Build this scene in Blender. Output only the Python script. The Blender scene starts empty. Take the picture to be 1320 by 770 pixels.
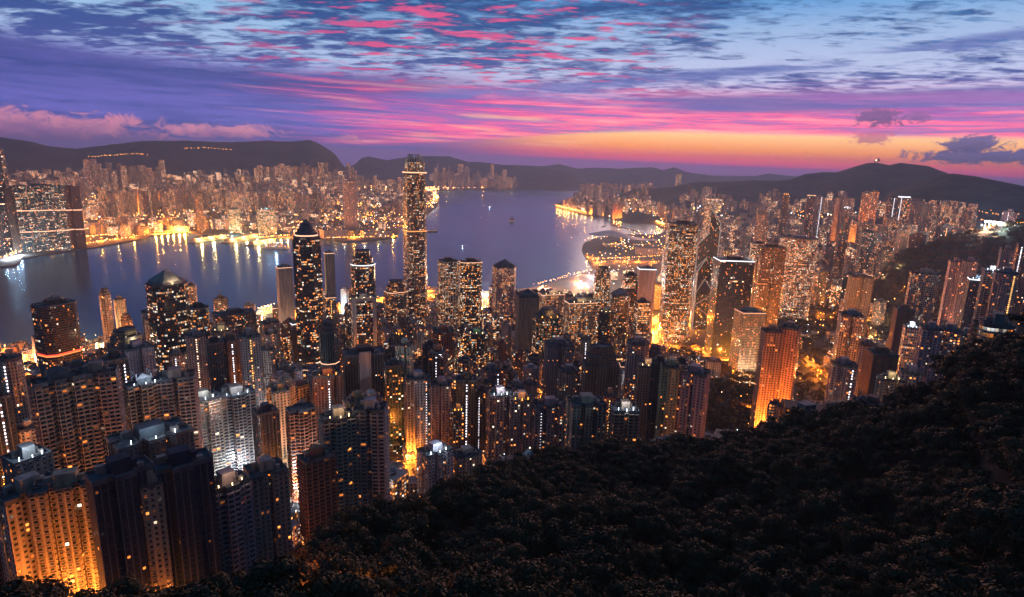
import bpy, math, random
import numpy as np
from mathutils import Vector, Matrix, noise as mnoise
R = math.radians
# ------------------------------------------------------------------ camera
W0, H0, FPX = 1320, 770, 770.0
CAMH, PITCH, ROLL = 395.0, 12.5, 1.6
scn = bpy.context.scene
col = scn.collection
_b, _c = R(PITCH), R(ROLL)
FW = np.array([0, math.cos(_b), -math.sin(_b)])
_U = np.array([0, math.sin(_b), math.cos(_b)])
_X = np.array([1.0, 0, 0])
RT = _X*math.cos(_c) + _U*math.sin(_c)
UP = _U*math.cos(_c) - _X*math.sin(_c)
cd = bpy.data.cameras.new('camera')
cam = bpy.data.objects.new('camera', cd)
col.objects.link(cam)
cd.angle = 2*math.atan(W0/2/FPX)
cd.clip_start = 1.0
cd.clip_end = 120000
M = Matrix((( RT[0], UP[0], -FW[0], 0), (RT[1], UP[1], -FW[1], 0), (RT[2], UP[2], -FW[2], CAMH), (0, 0, 0, 1)))
cam.matrix_world = M
scn.camera = cam
scn.view_settings.view_transform = 'Standard'
scn.view_settings.look = 'None'
scn.view_settings.exposure = 0.0
scn.view_settings.gamma = 1.0
cy = scn.cycles
cy.use_denoising = True
cy.max_bounces = 4; cy.diffuse_bounces = 1; cy.glossy_bounces = 2; cy.transmission_bounces = 1; cy.volume_bounces = 0
cy.caustics_reflective = False; cy.caustics_refractive = False
cy.sample_clamp_indirect = 4.0
cy.sample_clamp_direct = 0.0
cy.use_light_tree = True
scn.render.use_persistent_data = False

def ray(px, py):
    d = FW + RT*((px-W0/2)/FPX) + UP*((H0/2-py)/FPX)
    return d/np.linalg.norm(d)
def at_z(px, py, z=0.0):
    d = ray(px, py); t = (z-CAMH)/d[2]
    return np.array([d[0]*t, d[1]*t, z])
def at_d(px, py, D):                     # point on the sight line at ground distance D
    d = ray(px, py); t = D/math.hypot(d[0], d[1])
    return np.array([d[0]*t, d[1]*t, CAMH+d[2]*t])
def proj(p):
    v = np.array([p[0], p[1], p[2]-CAMH]); z = v@FW
    if z < 1: return (-9999, -9999)
    return (W0/2+FPX*(v@RT)/z, H0/2-FPX*(v@UP)/z)
# ------------------------------------------------------------------ node helpers
class V:
    """a socket wrapped so that node maths reads like maths"""
    def __init__(s, t, o): s.t = t; s.o = o
    def _m(s, op, *a):
        n = s.t.nodes.new('ShaderNodeMath'); n.operation = op
        for i, x in enumerate((s,)+a):
            if isinstance(x, V): s.t.links.new(x.o, n.inputs[i])
            else: n.inputs[i].default_value = x
        return V(s.t, n.outputs[0])
    def __add__(s, b): return s._m('ADD', b)
    def __sub__(s, b): return s._m('SUBTRACT', b)
    def __rsub__(s, b): return (s*-1.0)+b
    def __mul__(s, b): return s._m('MULTIPLY', b)
    __radd__ = __add__; __rmul__ = __mul__
    def __truediv__(s, b): return s._m('DIVIDE', b)
    def lt(s, b): return s._m('LESS_THAN', b)
    def gt(s, b): return s._m('GREATER_THAN', b)
    def fract(s): return s._m('FRACT')
    def floor(s): return s._m('FLOOR')
    def abs(s): return s._m('ABSOLUTE')
    def pow(s, b): return s._m('POWER', b)
    def max(s, b): return s._m('MAXIMUM', b)
    def min(s, b): return s._m('MINIMUM', b)
def smooth(v, a, b, c=0.0, d=1.0):
    n = v.t.nodes.new('ShaderNodeMapRange'); n.interpolation_type = 'SMOOTHSTEP'
    v.t.links.new(v.o, n.inputs[0])
    for i, x in zip((1, 2, 3, 4), (a, b, c, d)): n.inputs[i].default_value = x
    return V(v.t, n.outputs[0])
def xyz(t, x, y, z=0.0):
    n = t.nodes.new('ShaderNodeCombineXYZ')
    for i, a in enumerate((x, y, z)):
        if isinstance(a, V): t.links.new(a.o, n.inputs[i])
        else: n.inputs[i].default_value = a
    return V(t, n.outputs[0])
def sep(v):
    n = v.t.nodes.new('ShaderNodeSeparateXYZ'); v.t.links.new(v.o, n.inputs[0])
    return [V(v.t, o) for o in n.outputs]
def noise(v, scale=1.0, detail=4.0, rough=0.5, dist=0.0, out=0):
    n = v.t.nodes.new('ShaderNodeTexNoise')
    v.t.links.new(v.o, n.inputs['Vector'])
    n.inputs['Scale'].default_value = scale; n.inputs['Detail'].default_value = detail
    n.inputs['Roughness'].default_value = rough; n.inputs['Distortion'].default_value = dist
    return V(v.t, n.outputs[out])
def white(v, out=0):
    n = v.t.nodes.new('ShaderNodeTexWhiteNoise'); n.noise_dimensions = '3D'
    v.t.links.new(v.o, n.inputs['Vector'])
    return V(v.t, n.outputs[out])
def lin(c):
    return [((x/255+0.055)/1.055)**2.4 if x/255 > 0.04045 else x/255/12.92 for x in c[:3]]
def ramp(v, stops, interp='LINEAR'):
    n = v.t.nodes.new('ShaderNodeValToRGB'); n.color_ramp.interpolation = interp
    cr = n.color_ramp
    while len(cr.elements) < len(stops): cr.elements.new(0.5)
    for e, (p, c) in zip(cr.elements, stops):
        e.position = p; e.color = (*lin(c), 1)
    v.t.links.new(v.o, n.inputs[0])
    return V(v.t, n.outputs[0])
def mix(t, f, a, b):
    n = t.nodes.new('ShaderNodeMix'); n.data_type = 'RGBA'; n.clamp_factor = True
    for i, x in ((0, f), (6, a), (7, b)):
        if isinstance(x, V): t.links.new(x.o, n.inputs[i])
        elif i == 0: n.inputs[i].default_value = x
        else: n.inputs[i].default_value = (*x[:3], 1)
    return V(t, n.outputs[2])

# ------------------------------------------------------------------ sky (dusk, before sunrise)
world = bpy.data.worlds.new('World'); scn.world = world
world.use_nodes = True
wt = world.node_tree; wt.nodes.clear()
tc = wt.nodes.new('ShaderNodeTexCoord')
dv = V(wt, tc.outputs['Generated'])
dx, dy, dz = sep(dv)
el = dz._m('ARCSINE')*57.29578
az = dx._m('ARCTAN2', dy)*57.29578
elt = el + az*0.02
zz = dz.max(0.0) + 0.055
pu, pv = dx/zz, dy/zz
P = xyz(wt, pu, pv, 0.0)
# clear sky behind the clouds: a bright side (east, right) and a dull side (north, left)
K = 1/16.0
e01 = elt*K
base_r = ramp(e01, [(0, (92, 66, 128)), (0.6*K, (120, 74, 140)), (1.0*K, (214, 60, 130)), (1.5*K, (255, 92, 96)), (2.3*K, (255, 148, 54)), (3.4*K, (255, 190, 120)),
                    (4.4*K, (250, 196, 186)), (6.0*K, (214, 200, 236)), (9.0*K, (196, 208, 246)), (12.0*K, (158, 192, 236)), (14.5*K, (84, 160, 226)), (1, (54, 134, 206))])
base_l = ramp(e01, [(0, (84, 76, 138)), (1.6*K, (88, 78, 152)), (3.4*K, (104, 100, 180)), (6.0*K, (134, 136, 212)), (8.5*K, (176, 204, 244)), (11.5*K, (150, 196, 238)), (14.0*K, (60, 146, 214)), (1, (34, 108, 182))])
side = smooth(az, -26, 12)
sky = mix(wt, side, base_l, base_r)
# high rippled cloud sheet (altocumulus), blue in shade
big = noise(xyz(wt, pu*0.55, pv*0.42, 3.1), 1.0, 3, 0.55)
fine = noise(xyz(wt, pu*5.0 + pv*1.0, pv*8.5, 7.7), 1.0, 5, 0.6, 0.35)
warp = noise(xyz(wt, pu*1.5, pv*2.6, 1.3), 1.0, 5, 0.62, 0.3)
cov_az = smooth(az, -5, 24)                     # thinner to the right
dens = big*0.75 + fine*1.05 + warp*0.85 - cov_az*0.11
hiband = smooth(elt, 5.0, 7.5)
m_alto = smooth(dens, 1.13, 1.42)
c_alto = ramp(e01, [(0, (96, 74, 150)), (5.0*K, (88, 80, 160)), (8*K, (52, 80, 158)), (11*K, (14, 74, 144)), (1, (2, 68, 128))])
sky = mix(wt, m_alto*(hiband*0.25+0.72)*smooth(elt, 3.0, 6.0), sky, c_alto)
# pink light on the undersides, strongest ahead and high
pk = noise(xyz(wt, pu*2.6, pv*5.5, 21.0), 1.0, 5, 0.6, 0.3)
pk_az = smooth(az, -34, -8)*smooth(az, 18, 7)
sky = mix(wt, smooth(pk + fine*0.45 + big*0.3, 0.905, 1.02)*pk_az*smooth(elt, 4.0, 7.0)*0.9, sky, lin((242, 84, 140)))
# the broad slate mass low on the left
ml = noise(xyz(wt, az*0.045, el*0.42, 5.0), 1.0, 4, 0.55)
slate = smooth(elt + ml*3.0 + fine*3.5 + warp*1.5 - 4.0, 7.6, 6.0)*smooth(az, 5, -14)
sc = mix(wt, smooth(ml*0.6 + warp*0.25 + noise(xyz(wt, az*0.16, elt*2.2 + fine*0.5, 55.0), 1.0, 6, 0.65, 0.5)*0.5, 0.52, 0.82), lin((34, 64, 138)), lin((86, 88, 172)))
sky = mix(wt, slate*0.93, sky, sc)
# long pink and violet streaks above the bright strip
st = noise(xyz(wt, az*0.075 + elt*0.16, elt*1.35 + warp*0.8 + ml*0.9, 2.0), 1.0, 7, 0.62, 0.8)
st2 = noise(xyz(wt, az*0.060 - elt*0.10, elt*2.9 + warp*0.9, 12.0), 1.0, 7, 0.64, 0.7)
c_st = ramp(st2*0.5+st*0.5, [(0.36, (98, 80, 166)), (0.46, (170, 78, 162)), (0.51, (240, 72, 140)), (0.56, (255, 112, 150)), (0.64, (255, 176, 166)), (1, (255, 214, 196))])
lowedge = smooth(az, -22, 16, 0.85, 3.75)       # bottom of the streak band climbs to the right
below = smooth(elt - lowedge, -0.25, 0.25)
above = smooth(elt + st*3.0 - 1.5, 8.2, 5.2)
band = below*above*smooth(az + (st2-0.5)*40.0, -24, -1)
sky = mix(wt, band*(smooth(az, -20, 10)*-0.10+0.97), sky, c_st)
gold = smooth(noise(xyz(wt, az*0.09, elt*1.3, 9.0), 1.0, 4, 0.55), 0.50, 0.66)*smooth(elt, 5.4, 3.8)*smooth(elt, 1.7, 2.5)*smooth(az, -16, -5)*smooth(az, 9, 1)
sky = mix(wt, gold*0.75, sky, lin((255, 186, 140)))
# violet belts crossing the right side
b1 = noise(xyz(wt, az*0.04, elt*1.1, 31.0), 1.0, 5, 0.6, 0.4)
belt = smooth((elt - az*0.03 - 5.6 - b1*1.2 + 0.6).abs(), 1.0, 0.35)*smooth(az, 6, 18)
sky = mix(wt, belt*0.85, sky, mix(wt, smooth(b1, 0.42, 0.62), lin((82, 92, 164)), lin((150, 98, 176))))
belt2 = smooth((elt - az*0.10 - 6.9 - b1*1.6 + 0.8 + fine*0.5).abs(), 0.75, 0.1)*smooth(az, -14, -4)*smooth(b1+warp, 0.85, 1.0)
sky = mix(wt, belt2*0.8, sky, lin((92, 112, 186)))
# small ripples in the thin sheet high on the right and over the middle
rip = noise(xyz(wt, pu*7.0 + pv*3.0, pv*15.0, 41.0), 1.0, 5, 0.62, 0.3)
rz = smooth(big + warp*0.6 + az*0.004, 0.72, 0.90)*smooth(elt, 6.8, 9.0)*smooth(az, -14, 4)
sky = mix(wt, smooth(rip, 0.50, 0.64)*rz*0.75, sky, ramp(e01, [(0, (120, 110, 190)), (8*K, (104, 124, 198)), (11*K, (62, 126, 190)), (1, (24, 104, 166))]))
sky = mix(wt, smooth(rip, 0.44, 0.30)*smooth(az, -20, -2)*smooth(az, 22, 8)*smooth(elt, 6.0, 7.5)*smooth(elt, 13.5, 10.0)*0.45, sky, lin((232, 214, 246)))
# dull haze at the very bottom
sky = mix(wt, smooth(elt, 1.15, 0.75)*0.9, sky, mix(wt, side, lin((106, 84, 142)), lin((122, 76, 140))))
# loose low clouds, each at its own bearing
def puff(sky, a, e, ra, re, c1, c2, thr=0.5, sc=1.0, seed=0.0, flat=1.0):
    du = (az - a)/ra; dw = (el - e)/re
    dwn = dw.min(0.0)*flat + dw.max(0.0)
    n = noise(xyz(wt, az*0.55*sc, el*0.95*sc, seed), 1.0, 7, 0.66, 0.9)
    f = smooth((du*du + dwn*dwn)._m('SQRT') + (n - 0.5)*-3.4, 1.15, 0.55)
    cc = mix(wt, smooth(n + dw*0.25, 0.35, 0.75), c1, c2)
    return mix(wt, f*thr, sky, cc)
def bearing(px, py):
    d = ray(px, py); return math.degrees(math.atan2(d[0], d[1])), math.degrees(math.asin(d[2]))
for (px, py, ra, re, c1, c2, th, s, seed, fl) in (
    (85, 166, 8.2, 1.15, (120, 82, 136), (196, 122, 148), 0.95, 0.9, 3.0, 1.6),
    (15, 165, 5.5, 1.1, (120, 82, 136), (190, 120, 148), 0.9, 0.9, 5.0, 1.4),
    (296, 172, 4.0, 0.72, (132, 86, 140), (200, 128, 152), 0.92, 0.9, 8.0, 1.8),
    (448, 179, 1.1, 0.30, (150, 96, 146), (206, 128, 150), 0.85, 1.4, 11.0, 1.5),
    (1132, 151, 1.7, 0.75, (86, 64, 116), (120, 78, 132), 0.9, 2.0, 17.0, 1.0),
    (1184, 152, 0.9, 0.42, (96, 70, 128), (128, 84, 142), 0.75, 2.2, 18.0, 1.0),
    (1124, 178, 1.5, 0.55, (150, 72, 118), (196, 92, 120), 0.75, 2.4, 23.0, 1.0),
    (1262, 203, 5.0, 0.60, (34, 52, 104), (70, 74, 130), 0.97, 1.5, 27.0, 1.2),
    (1252, 186, 1.9, 0.72, (44, 54, 104), (84, 78, 134), 0.96, 1.7, 29.0, 1.0)):
    a, e = bearing(px, py)
    sky = puff(sky, a, e, ra, re, lin(c1), lin(c2), th, s, seed, fl)
# night side of the sky overhead and to the west
night = smooth(el, 17, 40).max(smooth(dy, 0.35, -0.35))
sky = mix(wt, night, sky, (0.010, 0.074, 0.165))
sky = mix(wt, smooth(el, 0.0, -0.6), sky, (0.05, 0.035, 0.09))
bg = wt.nodes.new('ShaderNodeBackground'); wt.links.new((smooth(el, 9.0, 0.5, 1.02, 2.0)).o, bg.inputs[1])
# a faint physical dusk sky under it
nis = wt.nodes.new('ShaderNodeTexSky'); nis.sky_type = 'NISHITA'; nis.sun_disc = False
nis.sun_elevation = R(-3.0); nis.sun_rotation = R(22)
bg2 = wt.nodes.new('ShaderNodeBackground'); bg2.inputs[1].default_value = 0.05
wt.links.new(nis.outputs[0], bg2.inputs[0])
ad = wt.nodes.new('ShaderNodeAddShader')
wo = wt.nodes.new('ShaderNodeOutputWorld')
wt.links.new(sky.o, bg.inputs[0]); wt.links.new(bg.outputs[0], ad.inputs[0]); wt.links.new(bg2.outputs[0], ad.inputs[1])
wt.links.new(ad.outputs[0], wo.inputs[0])
# added very soft lamp from ahead right, standing in for low sky, warms treetops
sl = bpy.data.lights.new('added_sky_lamp', 'SUN'); sl.energy = 1.1; sl.angle = R(28); sl.color = (1.0, 0.44, 0.26)
so = bpy.data.objects.new('added_sky_lamp', sl); col.objects.link(so)
so.rotation_euler = Vector((-math.sin(R(20))*math.cos(R(13)), -math.cos(R(20))*math.cos(R(13)), -math.sin(R(13)))).to_track_quat('-Z', 'Y').to_euler()
world.cycles.sampling_method = 'MANUAL'; world.cycles.sample_map_resolution = 512
# ------------------------------------------------------------------ materials
def new_mat(name):
    m = bpy.data.materials.new(name); m.use_nodes = True
    t = m.node_tree; t.nodes.clear()
    out = t.nodes.new('ShaderNodeOutputMaterial')
    b = t.nodes.new('ShaderNodeBsdfPrincipled')
    t.links.new(b.outputs[0], out.inputs[0])
    m.cycles.emission_sampling = 'NONE'
    return m, t, b
def setin(t, b, name, v):
    if isinstance(v, V): t.links.new(v.o, b.inputs[name])
    elif isinstance(v, (tuple, list)): b.inputs[name].default_value = (*v[:3], 1)
    else: b.inputs[name].default_value = v
def objco(t):
    n = t.nodes.new('ShaderNodeNewGeometry'); return V(t, n.outputs['Position'])
def bump(t, b, h, dist, strength=1.0):
    n = t.nodes.new('ShaderNodeBump'); n.inputs['Distance'].default_value = dist; n.inputs['Strength'].default_value = strength
    t.links.new(h.o, n.inputs['Height']); t.links.new(n.outputs[0], b.inputs['Normal'])
def noisy_mat(name, c1, c2, scale, rough=0.9, b_dist=0.0, detail=5):
    m, t, b = new_mat(name); p = objco(t)
    n = noise(p, scale, detail, 0.6)
    setin(t, b, 'Base Color', mix(t, smooth(n, 0.35, 0.65), c1, c2)); setin(t, b, 'Roughness', rough)
    if b_dist: bump(t, b, n, b_dist)
    return m
# harbour water: a long exposure has smoothed it, broad swells and wakes remain
m_water, t, b = new_mat('harbour_water')
p = objco(t); px_, py_, pz_ = sep(p)
n1 = noise(xyz(t, px_*0.030, py_*0.030, 0.0), 1.0, 4, 0.6)
n2 = noise(xyz(t, px_*0.0022 + py_*0.0012, py_*0.0009, 4.0), 1.0, 5, 0.62, 1.2)
setin(t, b, 'Base Color', (0.006, 0.060, 0.130)); 
setin(t, b, 'Roughness', smooth(n2, 0.38, 0.66, 0.15, 0.23)); setin(t, b, 'IOR', 1.33); setin(t, b, 'Specular IOR Level', 0.45); b.inputs['Specular Tint'].default_value = (0.32, 0.68, 1.0, 1)
bump(t, b, n1*0.5+noise(xyz(t, px_*0.12, py_*0.12, 2.0), 1.0, 3, 0.6)*0.15, 1.1, 1.0)
wout = [n for n in t.nodes if n.type == 'OUTPUT_MATERIAL'][0]
gls = t.nodes.new('ShaderNodeBsdfGlossy'); gls.inputs['Color'].default_value = (0.50, 0.74, 0.98, 1)
dif = t.nodes.new('ShaderNodeBsdfDiffuse'); dif.inputs['Color'].default_value = (0.006, 0.060, 0.130, 1)
frs = t.nodes.new('ShaderNodeFresnel'); frs.inputs['IOR'].default_value = 1.33
mxs = t.nodes.new('ShaderNodeMixShader')
for l_ in list(b.inputs['Roughness'].links): t.links.new(l_.from_socket, gls.inputs['Roughness'])
for l_ in list(b.inputs['Normal'].links):
    for n_ in (gls, dif, frs): t.links.new(l_.from_socket, n_.inputs['Normal'])
t.links.new(frs.outputs[0], mxs.inputs[0]); t.links.new(dif.outputs[0], mxs.inputs[1]); t.links.new(gls.outputs[0], mxs.inputs[2]); t.links.new(mxs.outputs[0], wout.inputs[0])
m_land = noisy_mat('city_ground', (0.045, 0.042, 0.040), (0.10, 0.09, 0.08), 0.02, 0.8)
m_hill = noisy_mat('hill_scrub', (0.022, 0.034, 0.024), (0.050, 0.066, 0.042), 0.010, 1.0, 14.0, 8)
m_far_hill = noisy_mat('far_hill_scrub', (0.030, 0.036, 0.030), (0.055, 0.060, 0.045), 0.003, 1.0, 30.0, 8)
m_soil = noisy_mat('forest_floor', (0.010, 0.012, 0.007), (0.030, 0.028, 0.015), 0.15, 1.0)

def mesh_obj(name, verts, faces, mat, parent=None, smooth_=False):
    me = bpy.data.meshes.new(name)
    me.from_pydata([tuple(v) for v in verts], [], faces); me.update()
    for m in (mat if isinstance(mat, (list, tuple)) else [mat]): me.materials.append(m)
    if smooth_: me.polygons.foreach_set('use_smooth', [True]*len(me.polygons))
    o = bpy.data.objects.new(name, me); col.objects.link(o); o.parent = parent
    return o
def structure(o): o['kind'] = 'structure'; return o
def np_mesh(name, verts, quads, mat, parent=None, smooth_=False):
    """fast mesh of quads from numpy arrays"""
    me = bpy.data.meshes.new(name)
    verts = np.asarray(verts, np.float32); quads = np.asarray(quads, np.int32)
    me.vertices.add(len(verts)); me.vertices.foreach_set('co', verts.ravel())
    me.loops.add(quads.size); me.loops.foreach_set('vertex_index', quads.ravel())
    me.polygons.add(len(quads)); me.polygons.foreach_set('loop_start', np.arange(0, quads.size, quads.shape[1], dtype=np.int32))
    me.update(calc_edges=True)
    if smooth_: me.polygons.foreach_set('use_smooth', np.ones(len(quads), bool))
    me.materials.append(mat)
    o = bpy.data.objects.new(name, me); col.objects.link(o); o.parent = parent
    return o

# ------------------------------------------------------------------ water and shores
S = 60000
structure(mesh_obj('water', [(-S, -S, 0), (S, -S, 0), (S, S, 0), (-S, S, 0)], [(0, 1, 2, 3)], m_water))
shore_isl = [(-200, 470), (0, 452), (60, 446), (140, 437), (200, 430), (262, 417), (335, 411), (430, 393), (500, 384), (552, 371), (590, 373), (622, 377), (680, 373), (692, 371), (764, 350),
             (762, 343), (753, 330), (750, 323), (752, 315), (766, 308), (800, 303), (850, 303), (858, 298), (850, 292), (834, 284), (809, 282), (782, 281), (755, 278), (734, 273), (716, 268), (717, 263), (727, 258),
             (745, 252), (751, 245), (766, 240)]
shore_kow = [(-220, 372), (0, 345), (20, 343), (29, 334), (60, 329), (99, 323.5), (140, 317), (182, 309), (192, 305), (243, 300), (260, 304), (300, 300), (330, 306), (377, 307), (418, 309), (442, 312), (465, 312), (486, 310),
             (512, 307), (516, 296), (535, 284), (551, 277), (564, 266), (566, 259), (559, 247), (600, 245), (660, 245), (712, 242)]
isl = [at_z(x, y)[:2] for x, y in shore_isl] + [np.array(q) for q in ((9000, 12000), (22000, 9000), (22000, -9000), (-9000, -9000), (-9000, 300))]
kow = [at_z(x, y)[:2] for x, y in shore_kow] + [np.array(q) for q in ((2500, 30000), (-30000, 30000), (-30000, 2500))]
def slab(name, poly, z0, z1, mat):
    n = len(poly)
    v = [(p[0], p[1], z1) for p in poly] + [(p[0], p[1], z0) for p in poly]
    f = [tuple(range(n))] + [(i, i+n, (i+1) % n + n, (i+1) % n) for i in range(n)]
    o = mesh_obj(name, v, f, mat)
    import bmesh
    bm = bmesh.new(); bm.from_mesh(o.data); bmesh.ops.recalc_face_normals(bm, faces=bm.faces)
    bmesh.ops.triangulate(bm, faces=[x for x in bm.faces if len(x.verts) > 4]); bm.to_mesh(o.data); bm.free()
    return structure(o)
slab('island_ground', isl, -3, 4, m_land)
slab('peninsula_ground', kow, -3, 4, m_land)
def inside(poly, x, y):
    c = False; n = len(poly); j = n-1
    for i in range(n):
        xi, yi = poly[i][0], poly[i][1]; xj, yj = poly[j][0], poly[j][1]
        if (yi > y) != (yj > y) and x < (xj-xi)*(y-yi)/(yj-yi)+xi: c = not c
        j = i
    return c

# ------------------------------------------------------------------ mountains (each at its own distance)
def az_of(x, y): return math.degrees(math.atan2(x, y))
RIDGES = []
class Ridge:
    def __init__(s, name, pts, D, front, back, mat, expo=1.35, amp=18.0, label=None):
        a = []; z = []
        for px, py in pts:
            p = at_d(px, py, D); a.append(az_of(p[0], p[1])); z.append(p[2])
        s.a, s.z, s.D, s.front, s.back, s.expo, s.amp = np.array(a), np.array(z), D, front, back, expo, amp
        RIDGES.append(s)
        na, nr = 260, 56
        A = np.linspace(a[0], a[-1], na); T = np.linspace(-1, 1, nr)
        vs = []
        for ai in A:
            for ti in T:
                r = D + (front if ti < 0 else back)*ti
                vs.append((r*math.sin(R(ai)), r*math.cos(R(ai)), s.h(ai, r)))
        q = [(i*nr+j, (i+1)*nr+j, (i+1)*nr+j+1, i*nr+j+1) for i in range(na-1) for j in range(nr-1)]
        structure(np_mesh(name, vs, q, mat, smooth_=True))
    def h(s, a, r):
        if a <= s.a[0] or a >= s.a[-1]: return -30.0
        zc = np.interp(a, s.a, s.z)
        t = (r-s.D)/(s.front if r < s.D else s.back)
        if abs(t) >= 1: return -30.0
        x, y = r*math.sin(R(a)), r*math.cos(R(a))
        e = min(1, (a-s.a[0])/2.5, (s.a[-1]-a)/2.5)
        spur = mnoise.fractal(Vector((x/1400.0, y/1400.0, s.D)), 0.9, 2.1, 5)
        f = (1-abs(t))**(s.expo+0.35*spur*(1 if abs(t) > 0.02 else 0))
        small = mnoise.fractal(Vector((x/420.0, y/420.0, s.D)), 1.0, 2.0, 5)*s.amp*1.6
        return -30 + (zc*max(0, e)**0.7+30)*f + small*min(1, (1-abs(t))*4)*max(0, e)*(0.35+0.65*min(1, abs(t)*6))
def ground(x, y):
    r = math.hypot(x, y); a = az_of(x, y)
    z = 4.0
    for g in RIDGES: z = max(z, g.h(a, r))
    return max(z, near_ground(a, r))
# near slope: silhouette of the wooded spur in front of the towers (picture outline, distance)
SIL = [(-160, 760, 80), (60, 775, 95), (130, 768, 110), (250, 760, 125), (370, 735, 150), (440, 692, 185), (480, 655, 215), (560, 640, 245), (650, 602, 290), (700, 588, 315), (800, 574, 345), (900, 572, 370), (960, 552, 390),
       (1060, 530, 400), (1150, 518, 400), (1195, 490, 390), (1225, 480, 385), (1248, 458, 378), (1280, 434, 365), (1320, 408, 350), (1420, 380, 330)]
SA = []; SD = []; SR = []
for px, py, D in SIL:
    p = at_d(px, py, D); SA.append(az_of(p[0], p[1])); SD.append(math.degrees(math.atan2(CAMH-p[2]+11.0, D))); SR.append(D)
BR = [0, 300, 400, 550, 700, 900, 1050, 1200, 1300]
BZ = [215, 166, 128, 93, 66, 28, 8, 4, -5]
def near_ground(a, r):
    zb = np.interp(r, BR, BZ)
    if r > 1250: return -5.0
    ds = np.interp(a, SA, SD); rs = np.interp(a, SA, SR)
    x, y = r*math.sin(R(a)), r*math.cos(R(a))
    if abs(a) > 75: return max(zb, CAMH-6-r*0.55)
    if r < 50:
        d = 53.0; z = CAMH - 50*math.tan(R(d)) + (50-r)*0.85
    elif r < rs:
        s = (r-50)/(rs-50)
        d = ds + (53-ds)*(1-s)**1.7
        z = CAMH - r*math.tan(R(d))
        z += mnoise.fractal(Vector((x/70.0, y/70.0, 2.0)), 1.0, 2.0, 3)*11.0*(r/400)*min(1, s*3)*min(1, (1-s)*4+0.15) - 2
    else:
        z = CAMH - rs*math.tan(R(ds)) - 2 - (r-rs)*0.80
    return max(zb, z)
Ridge('hills', [(-200, 190), (-60, 182), (0, 176), (40, 181), (60, 186), (100, 190), (130, 187), (180, 181), (230, 180), (300, 182), (345, 179), (375, 181), (400, 179), (412, 184), (428, 194), (445, 207), (470, 222)], 8600, 4000, 3000, m_far_hill, 1.5)
Ridge('hills', [(430, 222), (447, 208), (475, 201), (499, 206), (522, 202), (546, 201), (579, 201), (603, 208), (623, 209), (660, 213), (720, 219), (760, 224)], 12500, 2200, 3000, m_far_hill, 1.3)
Ridge('hills', [(560, 220), (600, 213), (660, 212), (700, 214), (720, 211), (745, 217), (770, 216), (800, 217), (840, 215), (855, 219), (868, 215), (884, 221), (935, 230), (960, 234), (1000, 230), (1020, 230), (1060, 230), (1150, 232), (1250, 238)], 15500, 3000, 4000, m_far_hill, 1.3)
Ridge('hills', [(780, 246), (820, 243), (865, 241), (886, 236), (917, 234), (946, 233), (972, 231), (1000, 232), (1018, 231), (1037, 224), (1058, 222), (1078, 222), (1094, 216), (1117, 209), (1130, 208), (1146, 212), (1161, 209),
                (1198, 213), (1219, 220), (1250, 232), (1290, 250)], 6200, 1900, 2500, m_hill, 1.1)
Ridge('hills', [(1100, 268), (1130, 252), (1172, 239), (1211, 226), (1229, 223), (1263, 226), (1289, 230), (1320, 238), (1400, 245), (1500, 240)], 4300, 1300, 1800, m_hill, 1.0)
Ridge('hills', [(1110, 352), (1150, 337), (1165, 328), (1200, 317), (1240, 303), (1262, 298), (1300, 292), (1340, 286), (1440, 276), (1560, 280)], 2100, 420, 500, m_hill, 0.9)
Ridge('hills', [(830, 231), (860, 226), (900, 225), (940, 227), (975, 227), (990, 223), (1003, 225), (1040, 228), (1100, 230), (1180, 233)], 18300, 1500, 1800, m_far_hill, 1.3, 10)  # mostly an added low ridge, covers the glare on the far water
# island slope, as one polar sheet under the camera
na, nr = 300, 150
rr = np.concatenate([np.linspace(0.5, 420, 100), np.linspace(430, 1290, nr-100)])
aa = np.linspace(-180, 180, na)
aa = np.concatenate([np.linspace(-180, -62, 30), np.linspace(-60, 60, na-60), np.linspace(62, 180, 30)])
vs = [(r*math.sin(R(a)), r*math.cos(R(a)), near_ground(a, r)) for a in aa for r in rr]
q = [(i*nr+j, (i+1)*nr+j, (i+1)*nr+j+1, i*nr+j+1) for i in range(na-1) for j in range(nr-1)]
ter = structure(np_mesh('terrain', vs, q, m_soil, smooth_=True))
ter.data.materials.append(m_land)
mi = []
for i in range(na-1):
    rs_ = np.interp(aa[i], SA, SR)
    for j in range(nr-1): mi.append(1 if (rr[j] > rs_+45 and abs(aa[i]) < 75) else 0)
ter.data.polygons.foreach_set('material_index', mi)
# ------------------------------------------------------------------ facades: one material, every building carries its own numbers
def attr(t, name):
    n = t.nodes.new('ShaderNodeAttribute'); n.attribute_name = name
    return V(t, n.outputs['Color']), V(t, n.outputs['Alpha'])
m_fac, t, b = new_mat('facade')
uvn = t.nodes.new('ShaderNodeUVMap'); uvn.uv_map = 'bays'
fu_, fv_, _ = sep(V(t, uvn.outputs[0]))
wallc, glass = attr(t, 'wall')
prm, ww = attr(t, 'prm'); seed, lit, warm = sep(prm)
pr2, powr = attr(t, 'prm2'); wh, band, pier = sep(pr2)
iu, iv = fu_.floor(), fv_.floor()
cu, cv = fu_.fract(), fv_.fract()
ok = fu_.gt(-0.5)
win = (cu-0.5).abs().lt(ww*0.5)*(cv-0.52).abs().lt(wh*0.5)*ok
sd = seed*97.0
r1 = white(xyz(t, iu + sd, iv, seed)); r1c = white(xyz(t, iu + sd, iv, seed), 1)
ra, rb, rc = sep(r1c)
rfl = white(xyz(t, (iu*0.13+sd).floor(), iv, seed*3.0+1.0))          # runs of office windows lit together
clus = noise(xyz(t, iu*0.22, iv*0.10, sd), 1.0, 2, 0.5)
p_lit = lit*smooth(clus, 0.36, 0.62, 0.15, 1.9)
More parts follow.
